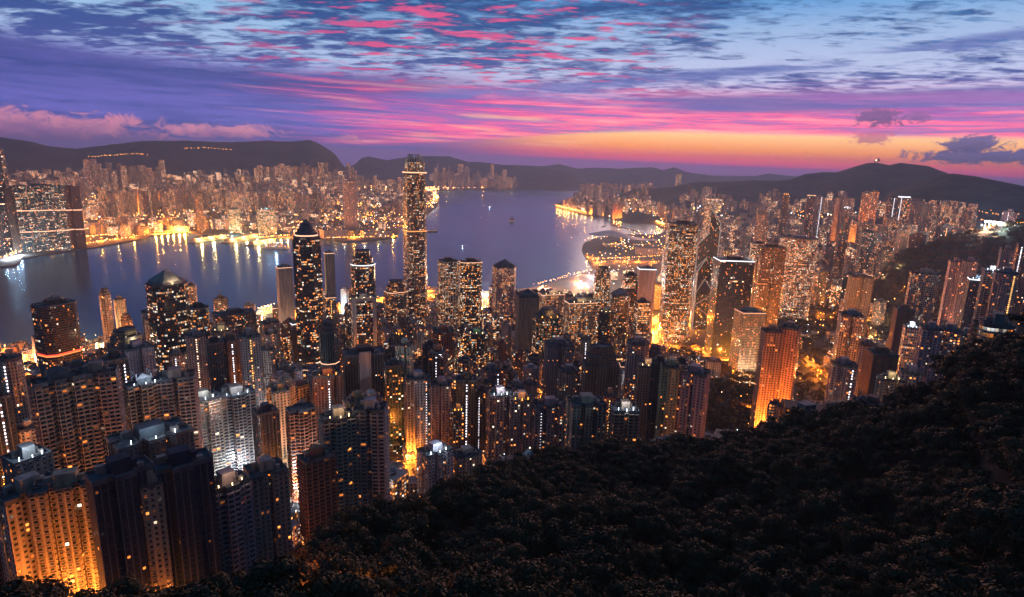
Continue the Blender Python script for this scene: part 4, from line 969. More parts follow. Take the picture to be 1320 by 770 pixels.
def auto_label(px, py, colour, kind, feat, size):
    near = sorted(LM, key=lambda m: (m[0]-px)**2 + (m[1]-py)**2)[:8]
    for lx, ly, ph in near:
        dx_, dy_ = px-lx, py-ly
        if abs(dx_) > abs(dy_)*0.8: rel = ('just ' if abs(dx_) < 28 else '') + ('left of ' if dx_ < 0 else 'right of ')
        else: rel = ('just ' if abs(dy_) < 28 else '') + ('below ' if dy_ > 0 else 'above ')
        for sz in (size, ''):
            for ft in (feat, ''):
                s_ = ' '.join(x for x in (sz, colour, kind, ('with '+ft) if ft else '', rel+ph) if x)
                if s_ not in USED and len(s_.split()) <= 16:
                    USED.add(s_); return s_
    for n in ('second', 'third', 'fourth', 'fifth', 'sixth'):
        for lx, ly, ph in near[:4]:
            s_ = '%s %s %s to the %s of %s' % (n, colour, kind, 'left' if px < lx else 'right', ph)
            if s_ not in USED: USED.add(s_); return s_
    return '%s %s %s' % (size, colour, kind)
COLN = {'tan': 'tan', 'cream': 'cream', 'pink': 'mauve', 'white': 'white', 'brown': 'brown', 'brick': 'brick red', 'grey': 'grey', 'dark': 'black', 'slate': 'slate grey', 'teal': 'dark teal', 'orange': 'orange', 'bronze': 'bronze', 'navy': 'navy'}
def blocked(x, y, r, px0, px1, D, ztop_py, clear=5.0):
    for (qx, qy, qr, qz, a, c, QD, yb) in PLAN:
        if math.hypot(x-qx, y-qy) < (r+qr)*0.80+clear: return True
    return False
def top_limit(px0, px1, D):
    lim = 0
    for (qx, qy, qr, qz, a, c, QD, yb) in PLAN:
        if QD > D+15 and min(c, px1)-max(a, px0) > 1.5: lim = max(lim, yb)
    return lim
def h_at(px, py, D): return at_d(px, py, D)[2]
rng2 = random.Random(5)
n_auto = 0
KEEP_LOW = (742, 868, 293, 346)                          # the open promenade round the convention hall
def try_tower(r, a, hmin, hmax, wlo, whi, walls, wins, office=0.3, floor_h=24):
    global n_auto
    x, y = r*math.sin(R(a)), r*math.cos(R(a))
    zg = ground(x, y)
    if zg < 3.9 or not inside(isl, x, y): return False
    qx_, qy_ = proj((x, y, zg))
    if KEEP_LOW[0] < qx_ < KEEP_LOW[1] and KEEP_LOW[2] < qy_ < KEEP_LOW[3]: return False
    w = rng2.uniform(wlo, whi)
    h = rng2.uniform(hmin, hmax)
    rs_ = np.interp(a, SA, SR)
    if r < rs_+28: return False
    px, py = proj((x, y, zg+h)); z = math.hypot(x, y)
    zf = (np.array([x, y, zg+h-CAMH]))@FW
    hw = w*FPX/zf/2
    if px < -15 or px > W0+15: return False
    lim = top_limit(px-hw, px+hw, r)
    if py < lim:
        h2 = h_at(px, lim, r)-zg
        if h2 < floor_h: return False
        h = h2; px, py = proj((x, y, zg+h))
    if py > 775: return False
    if blocked(x, y, w*.62, px-hw, px+hw, r, py): return False
    # is any of it in view over the spur?
    sil = np.interp(px, [s[0] for s in SIL], [s[1] for s in SIL])
    if py > sil-6: return False
    off = rng2.random() < office
    wall = rng2.choice(walls if not off else ('dark', 'slate', 'bronze', 'teal', 'grey', 'cream')); win = rng2.choice(wins) if not off else rng2.choice(('g', 'gl', 'on', 'o', 'd'))
    form = rng2.choice(('notch', 'cross', 'step', 'sq', 'wing', 'notch') if not off else ('sq', 'cham', 'cham', 'step', 'oct'))
    ex = ''; feat = ''
    u = rng2.random()
    if not off:
        for lo, hi, e_, f_ in ((0, .10, 'S3', 'a white dotted stairwell'), (.10, .16, 'Y3', 'an amber stairwell'), (.16, .22, 'E1', 'peach stair lights'), (.22, .27, 'W', 'white roof lamps'), (.27, .33, 'O', 'orange roof lamps'), (.33, .39, 'S2', 'a bright side stairwell'), (.39, .45, 'K', 'hipped roof'), (.45, .50, 'T', 'stepped top')):
            if lo <= u < hi: ex, feat = e_, f_
    else:
        for lo, hi, e_, f_ in ((0, .16, 'T', 'stepped crown'), (.16, .28, 'C', 'glowing cornice'), (.28, .36, 'V', 'warm roof lamps'), (.36, .44, 'N', 'white lit cornice'), (.44, .52, 'Q', 'pyramid cap'), (.52, .60, 'L', 'many lit floors'), (.60, .68, 'm', 'roof mast')):
            if lo <= u < hi: ex, feat = e_, f_
    if r > 640: ex += 'x' if r < 900 else ''
    size = 'tall' if h > 95 else ('low' if h < 45 else ('slim' if w < 19 else ''))
    lab = auto_label(px, (py+min(proj((x, y, zg))[1], sil))/2, COLN[wall], 'office tower' if off else 'tower', feat, size)
    tower(O if off else T, lab, 'office tower' if off else 'apartment tower', px-hw, px+hw, py, lim, r, form, wall, win, rng2.uniform(-22, 28), ex, rng2.uniform(.65, 1.0), 'towers crowding the hillside city')
    n_auto += 1
    return True
RW = ('tan', 'pink', 'cream', 'pink', 'brown', 'brick', 'grey', 'tan', 'white', 'pink', 'slate', 'dark')
for _ in range(9000):                                      # the packed residential slope
    if n_auto >= 96: break
    r = math.sqrt(rng2.uniform(380**2, 930**2)); a = rng2.uniform(-44, 42)
    try_tower(r, a, 62, 128, 16, 26, RW, ('r', 'rs', 'r', 'bl', 'rs'), 0.10)
k0 = n_auto
for _ in range(7000):                                      # business district towards the shore
    if n_auto >= k0+66: break
    r = math.sqrt(rng2.uniform(880**2, 1500**2)); a = rng2.uniform(-40, 38)
    try_tower(r, a, 40, 135, 18, 36, RW, ('r', 'rl', 'r'), 0.55, 18)
k0 = n_auto
for _ in range(4000):                                      # eastern district
    if n_auto >= k0+42: break
    r = math.sqrt(rng2.uniform(1500**2, 2700**2)); a = rng2.uniform(9, 42)
    try_tower(r, a, 60, 170, 26, 44, RW, ('r', 'rl', 'r'), 0.30, 24)
print('AUTO', n_auto, 'TOTAL', len(PLAN))

# ------------------------------------------------------------------ the rest of the built mass, too many to count: one object
class Mass:
    def __init__(s): s.V = []; s.UV = []; s.A = []; s.B = []; s.C = []
    def box(s, x, y, z0, z1, w, d, yaw, wall, win, mul=1.0, power=2.5, warm=None):
        bay, fh, ww_, wh_, lit_, warm_, band_, gla, pier_, pw = WIN[win]
        p = rect(w, d, x, y, yaw); sd = rng2.random()
        nb = (max(1, round(w/bay)), max(1, round(d/bay))); nv = max(1, round((z1-z0)/fh)); u = 0
        c = rng2.uniform(.8, 1.2); wc = [min(1, k*c) for k in WALLS[wall]]
        for i in range(4):
            a, e = p[i], p[(i+1) % 4]; n = nb[i % 2]
            s.V += [(*a, z0), (*e, z0), (*e, z1), (*a, z1)]; s.UV += [(u, 0), (u+n, 0), (u+n, nv), (u, nv)]; u += n+3
        s.V += [(*q, z1) for q in p]; s.UV += [(-5, -5)]*4
        for tup, L in (((*wc, gla), s.A), ((sd, lit_*mul, warm if warm is not None else warm_, ww_), s.B), ((wh_, band_*mul, pier_, power), s.C)): L += [tup]*20
    def build(s, name):
        n = len(s.V); o = np_mesh(name, np.array(s.V), np.arange(n).reshape(-1, 4), m_fac)
        l = o.data.uv_layers.new(name='bays'); l.data.foreach_set('uv', np.array(s.UV, np.float32).ravel())
        for k, L in (('wall', s.A), ('prm', s.B), ('prm2', s.C)):
            at = o.data.attributes.new(k, 'FLOAT_COLOR', 'CORNER'); at.data.foreach_set('color', np.array(L, np.float32).ravel())
        return o
mass = Mass(); SL = []
LAMPS = []                                                 # small far lamps: x, y, z, size, colour index
def far_tower(x, y, h, w, d, yaw, wall, win, mul, power, roof=True):
    z = ground(x, y)
    mass.box(x, y, z-3, z+h, w, d, yaw, wall, win, mul, power)
    if roof: mass.box(x, y, z+h, z+h+4, w*.4, d*.4, yaw, wall, 'f', 0, 0)
    if h > 40 and rng2.random() < .45:                     # a wing, so that the outline is stepped
        mass.box(x+math.cos(yaw)*w*.5, y+math.sin(yaw)*w*.5, z-3, z+h*rng2.uniform(.6, .93), w*.6, d*.8, yaw, wall, win, mul, power)
far_heroes = [(q[0], q[1], q[2], q[4], q[5], q[6], q[7]) for q in PLAN]
def far_ok(x, y, w, h, z):
    px, py = proj((x, y, z+h)); r = math.hypot(x, y)
    hw = w*FPX/r/2
    for (qx, qy, qr, a, c, QD, yb) in far_heroes:
        if math.hypot(x-qx, y-qy) < qr+w*.5: return 0
        if QD > r+10 and min(c, px+hw)-max(a, px-hw) > 0.5 and py < yb-2: return 0
    return 1
# north shore
gx = 0
for _ in range(5200):
    r = math.sqrt(rng2.uniform(2950**2, 7600**2)); a = rng2.uniform(-43, 3)
    x, y = r*math.sin(R(a)), r*math.cos(R(a))
    if not inside(kow, x, y): continue
    px, py = proj((x, y, 4))
    if px < -20 or px > 740: continue
    if not all(inside(kow, x+q*math.cos(k), y+q*math.sin(k)) for q in (70,) for k in (0, 1.57, 3.14, 4.71)): continue
    if px < 200 and r < 3300 and rng2.random() < .85: continue
    if 240 < px < 345 and r < 3200: continue
    if px < 60 and r < 3500: continue
    z = ground(x, y)
    if z > 210: continue
    cl = mnoise.noise(Vector((x/520, y/520, 0))) 
    if cl < -0.28 and r < 5600: continue                   # parks and dark yards
    h = 26 + 105*max(0, mnoise.noise(Vector((x/700, y/700, 9)))+.35) * rng2.uniform(.4, 1.3)
    if r > 5200: h = rng2.uniform(30, 88)
    w = rng2.uniform(20, 48); d = rng2.uniform(18, 34)
    if px < 240 and py > 250: h *= .7
    if not far_ok(x, y, w, h, z): continue
    far_tower(x, y, h, w, d, rng2.choice((.2, 1.2, -.3))+rng2.uniform(-.1, .1), rng2.choice(('pink', 'tan', 'cream', 'pink', 'brown', 'grey', 'white', 'slate')), rng2.choice(('rl', 'r', 'rl', 'on', 'gl', 'o')), rng2.choice((.4, 1.0, 1.6, 2.8)), 6.0)
# estates on the hill feet: rows of tall slabs
for (x0, x1, py, D, n, hh) in ((118, 215, 214, 6100, 15, (60, 150)), (40, 110, 222, 5600, 14, (50, 90)), (215, 330, 226, 5400, 20, (50, 100)), (330, 440, 222, 6200, 22, (60, 110)), (445, 520, 222, 7400, 20, (80, 150)), (560, 660, 226, 9300, 34, (110, 190)), (560, 700, 230, 8600, 30, (50, 120)),
                              (556, 665, 242, 10650, 46, (70, 150)), (600, 745, 242, 10800, 40, (50, 120)), (560, 660, 240, 11000, 30, (110, 230)), (125, 300, 232, 4700, 30, (50, 100)), (300, 420, 240, 4400, 22, (50, 90)), (745, 840, 246, 9300, 46, (70, 150)), (765, 905, 252, 7600, 50, (50, 120)), (740, 800, 254, 7800, 24, (40, 90)), (1100, 1250, 284, 3150, 34, (50, 120)), (1110, 1240, 296, 2800, 34, (50, 120)), (1110, 1200, 312, 2450, 26, (50, 110)), (1150, 1260, 276, 3500, 24, (40, 90))):
    for k in range(n):
        px = x0+(x1-x0)*(k+rng2.random()*.7)/n; dd = D*rng2.uniform(.96, 1.05)
        p = at_d(px, py, dd)
        if not (inside(kow, p[0], p[1]) or inside(isl, p[0], p[1])): continue
        zg = ground(p[0], p[1]); h = rng2.uniform(*hh)
        base = min(max(zg, h_at(px, py+2, dd)), zg+90)
        mass.box(p[0], p[1], zg-3, base+h, rng2.uniform(26, 50)*(max(1, dd/7500) if dd > 4000 else .6), 24, rng2.uniform(-.3, .3), rng2.choice(('pink', 'cream', 'pink', 'tan', 'grey', 'brown')), 'rl', rng2.choice((.6, 1.2, 2.6)), 7.0)
# the island's far eastern quarters
for _ in range(5200):
    r = math.sqrt(rng2.uniform(1750**2, 6400**2)); a = rng2.uniform(4, 42)
    x, y = r*math.sin(R(a)), r*math.cos(R(a))
    if not inside(isl, x, y): continue
    if not all(inside(isl, x+q*math.cos(k), y+q*math.sin(k)) for q in (75,) for k in (0, 1.57, 3.14, 4.71)): continue
    px, py = proj((x, y, 4)); z = ground(x, y)
    if z > 190 or (px > 1150 and r > 3500) or px > 1255: continue
    if 740 < px < 868 and 293 < py < 348: continue
    if px < 870 and r < 2900: continue
    if mnoise.noise(Vector((x/430, y/430, 5))) < -0.30: continue
    if z > 60 and mnoise.noise(Vector((x/300, y/300, 3))) < 0.05: continue
    h = rng2.uniform(35, 105)*(1.0 if r < 3500 else .9)
    w = rng2.uniform(18, 40); d = rng2.uniform(16, 30)
    if not far_ok(x, y, w, h, z): continue
    far_tower(x, y, h, w, d, rng2.choice((.35, 1.3, -.2))+rng2.uniform(-.1, .1), rng2.choice(('pink', 'tan', 'cream', 'pink', 'brown', 'grey', 'slate')), rng2.choice(('rl', 'r', 'r', 'on', 'gl')), 1.3, 5.0)
# low blocks that fill the streets of the near city
for _ in range(5200):
    r = math.sqrt(rng2.uniform(400**2, 1750**2)); a = rng2.uniform(-44, 43)
    x, y = r*math.sin(R(a)), r*math.cos(R(a))
    if not inside(isl, x, y) or not inside(isl, x*1.04, y*1.04): continue
    if r < np.interp(a, SA, SR)+26: continue
    z = ground(x, y)
    px, py = proj((x, y, z))
    if any(a_-2 < px < c_+2 and e_-3 < py < f_+3 for a_, c_, e_, f_ in OPEN): continue
    if (px > 1100 and py < 385): continue
    if 742 < px < 868 and 293 < py < 346: continue
    if mnoise.noise(Vector((x/160, y/160, 8))) < -0.30: continue
    w = rng2.uniform(12, 26); d = rng2.uniform(12, 22); h = rng2.uniform(9, 38)
    if r > 1000: h *= 0.8
    if not far_ok(x, y, w, h, z): continue
    mass.box(x, y, z-6, z+h, w, d, rng2.choice((.3, -.4, 1.1)), rng2.choice(RW), rng2.choice(('r', 'rl', 'o', 'rl', 'gl')), 1.3, 3.0)
    mass.box(x, y, z+h, z+h+2.6, w*.35, d*.4, .3, 'grey', 'f', 0, 0)
# slim towers packed between the larger ones
for _ in range(5200):
    r = math.sqrt(rng2.uniform(620**2, 1560**2)); a = rng2.uniform(-43, 40)
    x, y = r*math.sin(R(a)), r*math.cos(R(a))
    if not inside(isl, x, y) or not inside(isl, x*1.05, y*1.05) or r < np.interp(a, SA, SR)+40: continue
    z = ground(x, y); px, py = proj((x, y, z))
    if any(a_-3 < px < c_+3 and e_-3 < py < f_+3 for a_, c_, e_, f_ in OPEN): continue
    if px < 365 and r > 960: continue
    if (px > 1100 and py < 385) or (742 < px < 868 and 293 < py < 350) or (895 < px < 1090 and 360 < py < 560): continue
    w = rng2.uniform(9, 16); d = rng2.uniform(9, 15); h = rng2.uniform(38, 92)
    if not far_ok(x, y, w, h, z): continue
    if any(math.hypot(x-q[0], y-q[1]) < 17 for q in SL): continue
    SL.append((x, y)); yw = rng2.choice((.3, -.4, 1.1)); wl = rng2.choice(RW); wn = rng2.choice(('r', 'rl', 'rl', 'o', 'gl', 'rs'))
    mass.box(x, y, z-6, z+h, w, d, yw, wl, wn, 1.1, 3.4)
    mass.box(x, y, z+h, z+h+4.0, w*.45, d*.5, yw, wl, 'f', 0, 0)
    mass.box(x+w*.3*math.cos(yw), y+w*.3*math.sin(yw), z-6, z+h*.94, w*.55, d*1.3, yw, wl, wn, 1.1, 3.4)
print('SLIM', len(SL))
mo = mass.build('distant_buildings')
mo['kind'] = 'stuff'
print('MASS boxes', len(mass.V)//20)
# ------------------------------------------------------------------ street lamps (each casts its own light)
def lamp_meshes():
    s_ = Shape(); s_.bar((0, 0, -2), (0, 0, 10.5), .14); s_.bar((0, 0, 10.4), (1.8, 0, 11.0), .10)
    a = s_.make('pole', m_metal); return a
_pole0 = lamp_meshes(); _pole_me = _pole0.data; bpy.data.objects.remove(_pole0)
def head_me(mat, k):
    s_ = Shape(); n = 8
    s_.prism(ngon(n, k*1.5, k*.9), -k*.35, 0, poly2=ngon(n, k, k*.6)); s_.prism(ngon(n, k, k*.6), 0, k*.25, poly2=ngon(n, k*.2, k*.1), cap=True); s_.face([(x, y, -k*.35) for x, y in ngon(n, k*1.5, k*.9)][::-1])
    o = s_.make('lamp_head', mat); me = o.data; bpy.data.objects.remove(o); return me
_heads = {}
LCOL = {'s': (E_SOD, (1.0, 0.25, 0.022)), 'w': (E_WARM, (1.0, 0.58, 0.26)), 'c': (E_COOL, (0.80, 0.90, 1.0)), 'p': (E_WARM, (1.0, 0.40, 0.20)), 'r': (E_RED, (1.0, 0.22, 0.06))}
n_lamps = 0
LPOW = 9.0
def street_lamp(x, y, power, c='s', z=None, h=11.0, label=None, group='street lamps of the city', size=None, radius=None):
    global n_lamps
    z = ground(x, y) if z is None else z
    D = math.hypot(x, y)
    root = empty('street_lamp', (x, y, z), rng2.uniform(0, 6.28))
    names = {'s': 'orange sodium', 'w': 'warm white', 'c': 'cool white', 'p': 'peach', 'r': 'red orange'}
    where = 'along the north shore' if (y > 2600 and x < 600) else ('in the eastern district' if D > 1700 else 'between the hillside towers')
    tag(root, label or '%s street lamp glowing %s' % (names[c], where), 'street lamp', group + ' ' + names[c] + ' ' + where)
    k = size or max(0.8, D/1100)
    key = (c, round(k, 1))
    if key not in _heads: _heads[key] = head_me(LCOL[c][0], round(k, 1))
    p = bpy.data.objects.new('pole', _pole_me); col.objects.link(p); p.parent = root; p.scale = (1, 1, h/11.0)
    hd = bpy.data.objects.new('lamp_head', _heads[key]); col.objects.link(hd); hd.parent = root; hd.location = (1.8, 0, h)
    point_light(root, (1.8, 0, h-k*.35-.6-(radius or 1.0)), power*LPOW, LCOL[c][1], radius or max(1.0, D/1400))
    n_lamps += 1
    return root
# bright streets seen in the gaps: picture place, power (kW), colour, how many, spread in metres
for px, py, kw, c, n, sp in (
    (384, 402, 60, 's', 3, 35), (432, 398, 60, 's', 2, 20), (436, 412, 50, 's', 1, 10), (492, 386, 70, 's', 3, 20), (554, 382, 90, 's', 2, 20), (556, 374, 60, 's', 1, 20), (626, 388, 90, 's', 2, 20), (626, 380, 70, 'c', 1, 8),
    (642, 378, 60, 'p', 2, 30), (700, 372, 60, 'p', 2, 30), (735, 362, 22, 's', 3, 40), (752, 354, 22, 'p', 2, 30), (745, 372, 22, 's', 2, 30), (780, 340, 34, 's', 3, 40), (805, 338, 34, 's', 3, 40), (830, 337, 40, 's', 3, 40),
    (846, 412, 110, 's', 3, 25), (850, 428, 120, 's', 3, 20), (846, 440, 80, 's', 2, 15), (900, 396, 90, 's', 3, 25), (905, 412, 90, 's', 3, 25), (890, 418, 60, 's', 2, 20), (880, 450, 25, 's', 2, 25), (915, 458, 26, 's', 3, 30), (945, 466, 26, 's', 3, 25),
    (935, 480, 12, 's', 3, 30), (975, 470, 24, 's', 2, 20), (985, 450, 50, 's', 2, 15), (975, 535, 25, 's', 3, 15), (955, 530, 12, 's', 1, 12), (1033, 404, 24, 's', 2, 12), (1062, 410, 22, 's', 2, 15), (1050, 412, 18, 's', 1, 12), (1078, 408, 20, 's', 1, 12),
    (1090, 478, 50, 's', 2, 12), (1093, 494, 60, 's', 3, 12), (1098, 506, 50, 's', 2, 10), (1045, 470, 20, 's', 2, 15), (1058, 486, 22, 's', 2, 12), (1106, 416, 40, 's', 2, 12), (1022, 436, 14, 's', 2, 15), (1052, 366, 30, 's', 2, 25), (1080, 362, 20, 'p', 1, 10),
    (1222, 392, 40, 's', 3, 20), (1232, 398, 60, 'c', 1, 10), (1250, 400, 45, 's', 2, 12), (1160, 381, 18, 's', 2, 14), (1122, 368, 10, 'r', 1, 8), (1156, 349, 12, 'w', 1, 8), (1127, 357, 10, 'c', 1, 6), (1141, 357, 10, 'p', 1, 6),
    (8, 452, 60, 's', 2, 20), (22, 470, 50, 's', 2, 14), (40, 470, 50, 'p', 2, 14), (34, 500, 50, 's', 2, 12), (30, 545, 45, 's', 2, 10), (12, 520, 40, 's', 1, 10), (370, 440, 30, 's', 2, 15), (362, 468, 30, 's', 2, 12),
    (378, 600, 30, 's', 1, 8), (368, 640, 26, 's', 2, 8), (371, 715, 1.5, 's', 1, 4), (60, 765, 60, 's', 2, 14), (16, 760, 50, 's', 2, 8), (115, 768, 40, 's', 2, 8), (90, 700, 40, 's', 1, 8), (336, 560, 24, 's', 1, 8),
    (448, 640, 6, 'w', 1, 4), (520, 600, 14, 's', 2, 10), (512, 622, 6, 's', 1, 6), (596, 556, 22, 's', 1, 8), (640, 560, 16, 's', 1, 8), (722, 540, 30, 's', 2, 10), (724, 565, 26, 's', 1, 6), (790, 545, 22, 's', 1, 8), (665, 545, 18, 's', 1, 8),
    (570, 470, 40, 's', 2, 15), (575, 485, 36, 's', 1, 12), (590, 420, 30, 's', 2, 12), (520, 420, 30, 'p', 2, 18), (640, 430, 30, 'p', 2, 20), (820, 440, 30, 's', 2, 15), (395, 660, 9, 'c', 1, 5), (440, 670, 9, 'c', 1, 5), (415, 650, 9, 'c', 1, 5)):
    p = on_ground(px, py)
    for k in range(n):
        street_lamp(p[0]+rng2.uniform(-sp, sp), p[1]+rng2.uniform(-sp, sp), kw*1000*rng2.uniform(.6, 1.1)*(.5 if math.hypot(p[0], p[1]) < 540 else 1), c)
k0 = n_lamps
for _ in range(4000):                                      # ordinary street lighting everywhere in between
    if n_lamps >= k0+78: break
    r = math.sqrt(rng2.uniform(420**2, 2300**2)); a = rng2.uniform(-42, 40)
    x, y = r*math.sin(R(a)), r*math.cos(R(a))
    if not inside(isl, x, y) or r < np.interp(a, SA, SR)+30: continue
    px, py = proj((x, y, ground(x, y)))
    if 905 < px < 1080 and 372 < py < 560: continue
    if px > 1110 and 300 < py < 372: continue
    if any(math.hypot(x-q[0], y-q[1]) < q[2]+3 for q in PLAN): continue
    street_lamp(x, y, (rng2.uniform(40, 80) if r > 850 else rng2.uniform(11, 24))*1000*max(1, r/800), rng2.choice('sssppwwwcc'))
# waterfront lamps, whose light stretches over the harbour
def along(pts, n):
    P_ = [at_z(a, b_, 4.0) for a, b_ in pts]; L = [0]
    for i in range(1, len(P_)): L.append(L[-1]+np.linalg.norm(P_[i]-P_[i-1]))
    for k in range(n):
        s_ = L[-1]*(k+.5)/n; i = max(j for j in range(len(L)) if L[j] <= s_); i = min(i, len(L)-2); f = (s_-L[i])/(L[i+1]-L[i])
        yield P_[i]*(1-f)+P_[i+1]*f
EXPW = [(717, 266), (734, 271), (755, 275), (782, 278.5), (809, 279), (830, 280), (845, 286), (856, 291)]
for q in along(EXPW, 24): street_lamp(q[0], q[1]+8, 110e3, 's', 4, 13, size=4)
for pts, n, kw, c in (([(196, 302), (242, 299)], 6, 700, 's'), ([(247, 312), (290, 305.5)], 5, 600, 's'), ([(292, 303), (330, 303)], 3, 300, 'w'), ([(330, 309), (375, 305.5)], 5, 450, 's'), ([(420, 307), (512, 305)], 9, 500, 's'), ([(517, 294), (550, 276)], 4, 600, 's'), ([(565, 262), (560, 250)], 2, 500, 's'),
                  ([(36, 325), (95, 317)], 3, 250, 's'), ([(95, 314), (182, 305)], 4, 300, 's'), ([(4, 336), (30, 328)], 4, 110, 'c'), ([(40, 312), (150, 300)], 6, 350, 's'), ([(562, 243.5), (740, 240.5)], 9, 1100, 's'), ([(753, 330), (768, 334)], 2, 120, 's')):
    for q in along(pts, n): street_lamp(q[0], q[1], kw*0.32e3*rng2.uniform(.5, 1.2), c, 4, 14, size=max(2.2, math.hypot(q[0], q[1])/800))
# tall masts that flood the northern streets
for _ in range(400):
    if n_lamps > 330: break
    r = rng2.uniform(3200, 6800); a = rng2.uniform(-41, -10); x, y = r*math.sin(R(a)), r*math.cos(R(a))
    if not inside(kow, x, y) or ground(x, y) > 150: continue
    street_lamp(x, y, rng2.uniform(300, 800)*1e3, rng2.choice('spps'), None, 32, size=3.5)
print('LAMPS', n_lamps)
# far pinpoints of light: street lighting too small and too many to count, one object
def dots(name, mat, pts):
    V_ = []
    base = np.array([(1, 0, 0), (0, 1, 0), (-1, 0, 0), (0, -1, 0), (0, 0, 1), (0, 0, -1)], float)
    tri = [(0, 1, 4), (1, 2, 4), (2, 3, 4), (3, 0, 4), (1, 0, 5), (2, 1, 5), (3, 2, 5), (0, 3, 5)]
    vs = []; fs = []
    for x, y, z, s_ in pts:
        n = len(vs); vs += [(x+b_[0]*s_, y+b_[1]*s_, z+b_[2]*s_) for b_ in base]; fs += [(a+n, b_+n, c+n) for a, b_, c in tri]
    o = np_mesh(name, np.array(vs), np.array(fs), mat); o['kind'] = 'stuff'; return o
sets = {'s': [], 'w': [], 'c': []}
def dot(x, y, z, s_): sets[rng2.choice('sssssswwwc')].append((x, y, z, s_))
for _ in range(15000):
    r = math.sqrt(rng2.uniform(2900**2, 9500**2)); a = rng2.uniform(-43, 6); x, y = r*math.sin(R(a)), r*math.cos(R(a))
    if not inside(kow, x, y): continue
    z = ground(x, y)
    if z > 60 or mnoise.noise(Vector((x/380, y/380, 2))) < -.12: continue
    dot(x, y, z+rng2.uniform(8, 55), r/1000*rng2.uniform(.35, .85))
for _ in range(6000):
    r = math.sqrt(rng2.uniform(1500**2, 6400**2)); a = rng2.uniform(5, 42); x, y = r*math.sin(R(a)), r*math.cos(R(a))
    if not inside(isl, x, y): continue
    z = ground(x, y)
    if z > 110 or mnoise.noise(Vector((x/260, y/260, 2))) < -.05: continue
    dot(x, y, z+rng2.uniform(8, 45), r/1000*rng2.uniform(.35, .9))
for _ in range(2600):
    r = math.sqrt(rng2.uniform(450**2, 1500**2)); a = rng2.uniform(-43, 42); x, y = r*math.sin(R(a)), r*math.cos(R(a))
    if not inside(isl, x, y) or r < np.interp(a, SA, SR)+30: continue
    px, py = proj((x, y, ground(x, y)))
    if (905 < px < 1080 and 372 < py < 560 and rng2.random() < .85) or (px > 1110 and 300 < py < 372): continue
    if any(math.hypot(x-q[0], y-q[1]) < q[2] for q in PLAN): continue
    if 742 < px < 868 and 293 < py < 350 and rng2.random() < .8: continue
    dot(x, y, ground(x, y)+rng2.uniform(7, 24), r/1000*rng2.uniform(.3, .7))
for pts, n, dz, sz in (([(2, 335), (36, 318), (4, 322), (40, 308)], 150, 8, 1.4), ([(40, 314), (180, 300)], 120, 7, 1.7), ([(60, 300), (240, 290)], 120, 9, 1.9), (EXPW, 130, 12, 3.2), ([(60, 326), (99, 319), (182, 306)], 50, 10, 2.0), ([(190, 302), (243, 299)], 40, 8, 1.8), ([(420, 309), (512, 306)], 70, 8, 1.7), ([(560, 243.5), (740, 241)], 110, 12, 6), ([(330, 308), (377, 305)], 30, 8, 1.6), ([(768, 337), (850, 333)], 50, 9, 1.3), ([(692, 370), (762, 351)], 70, 7, .9)):
    for q in along(pts, n): sets['s' if rng2.random() < .75 else 'w'].append((q[0]+rng2.uniform(-12, 12), q[1]+rng2.uniform(5, 25), 4+dz, sz*rng2.uniform(.6, 1.2)))
for x0, x1, y0, y1, n, D in ((113, 190, 193, 187, 22, 7900), (235, 300, 178, 195, 16, 8100), (1170, 1315, 268, 280, 40, 3300), (1175, 1320, 275, 292, 40, 2900)):   # roads across the hillsides
    for k in range(n):
        f = (k+rng2.random())/n; px, py = x0+(x1-x0)*f, y0+(y1-y0)*f+rng2.uniform(-1.5, 1.5)
        p = on_ground(px, py) if D < 7000 else at_d(px, py, D); 
        g_ = ground(p[0], p[1]); sets['s'].append((p[0], p[1], max(g_+6, p[2] if D < 7000 else g_+6), math.hypot(p[0], p[1])/1000*.42))
dots('distant_street_lights', emit_mat('distant_sodium', (1.0, .34, .05), 13), sets['s'])
dots('distant_street_lights', emit_mat('distant_warm', (1.0, .62, .32), 13), sets['w'])
dots('distant_street_lights', emit_mat('distant_white', (.72, .86, 1.0), 9), sets['c'])
# ------------------------------------------------------------------ trees
def leaf_mat(name, c1, c2, c3):
    m, t, b = new_mat(name)
    oi = t.nodes.new('ShaderNodeObjectInfo'); rnd = V(t, oi.outputs['Random'])
    p = objco(t); n = noise(p, 0.55, 4, 0.6); n2 = noise(p, 0.06, 2, 0.5)
    c = mix(t, smooth(n, 0.35, 0.68), c1, c2)
    c = mix(t, smooth(n2 + rnd*0.25, 0.42, 0.80)*0.8, c, c3)
    setin(t, b, 'Base Color', c); setin(t, b, 'Roughness', 0.6); setin(t, b, 'Specular IOR Level', 0.25)
    return m
m_leaf = leaf_mat('leaves', (0.010, 0.026, 0.016), (0.045, 0.055, 0.020), (0.095, 0.060, 0.022))
m_bark = noisy_mat('bark', (0.035, 0.026, 0.018), (0.08, 0.06, 0.045), 2.0, 0.95)
nr_ = np.random.RandomState(4)
def leaf_quads(cent, nrm, size):
    """many small leaf faces: centres, outward directions, sizes"""
    n = len(cent)
    d = nrm + nr_.normal(0, 0.27, (n, 3)); d /= np.linalg.norm(d, axis=1)[:, None]
    h = nr_.normal(0, 1, (n, 3)); u = np.cross(d, h); u /= np.linalg.norm(u, axis=1)[:, None]; v = np.cross(d, u)
    s = (size*nr_.uniform(.6, 1.25, n))[:, None]
    P = np.stack([cent-u*s*.5-v*s*.85, cent+u*s*.5-v*s*.2, cent+u*s*.12+v*s*.85, cent-u*s*.5+v*s*.25], 1)
    return P.reshape(-1, 3)
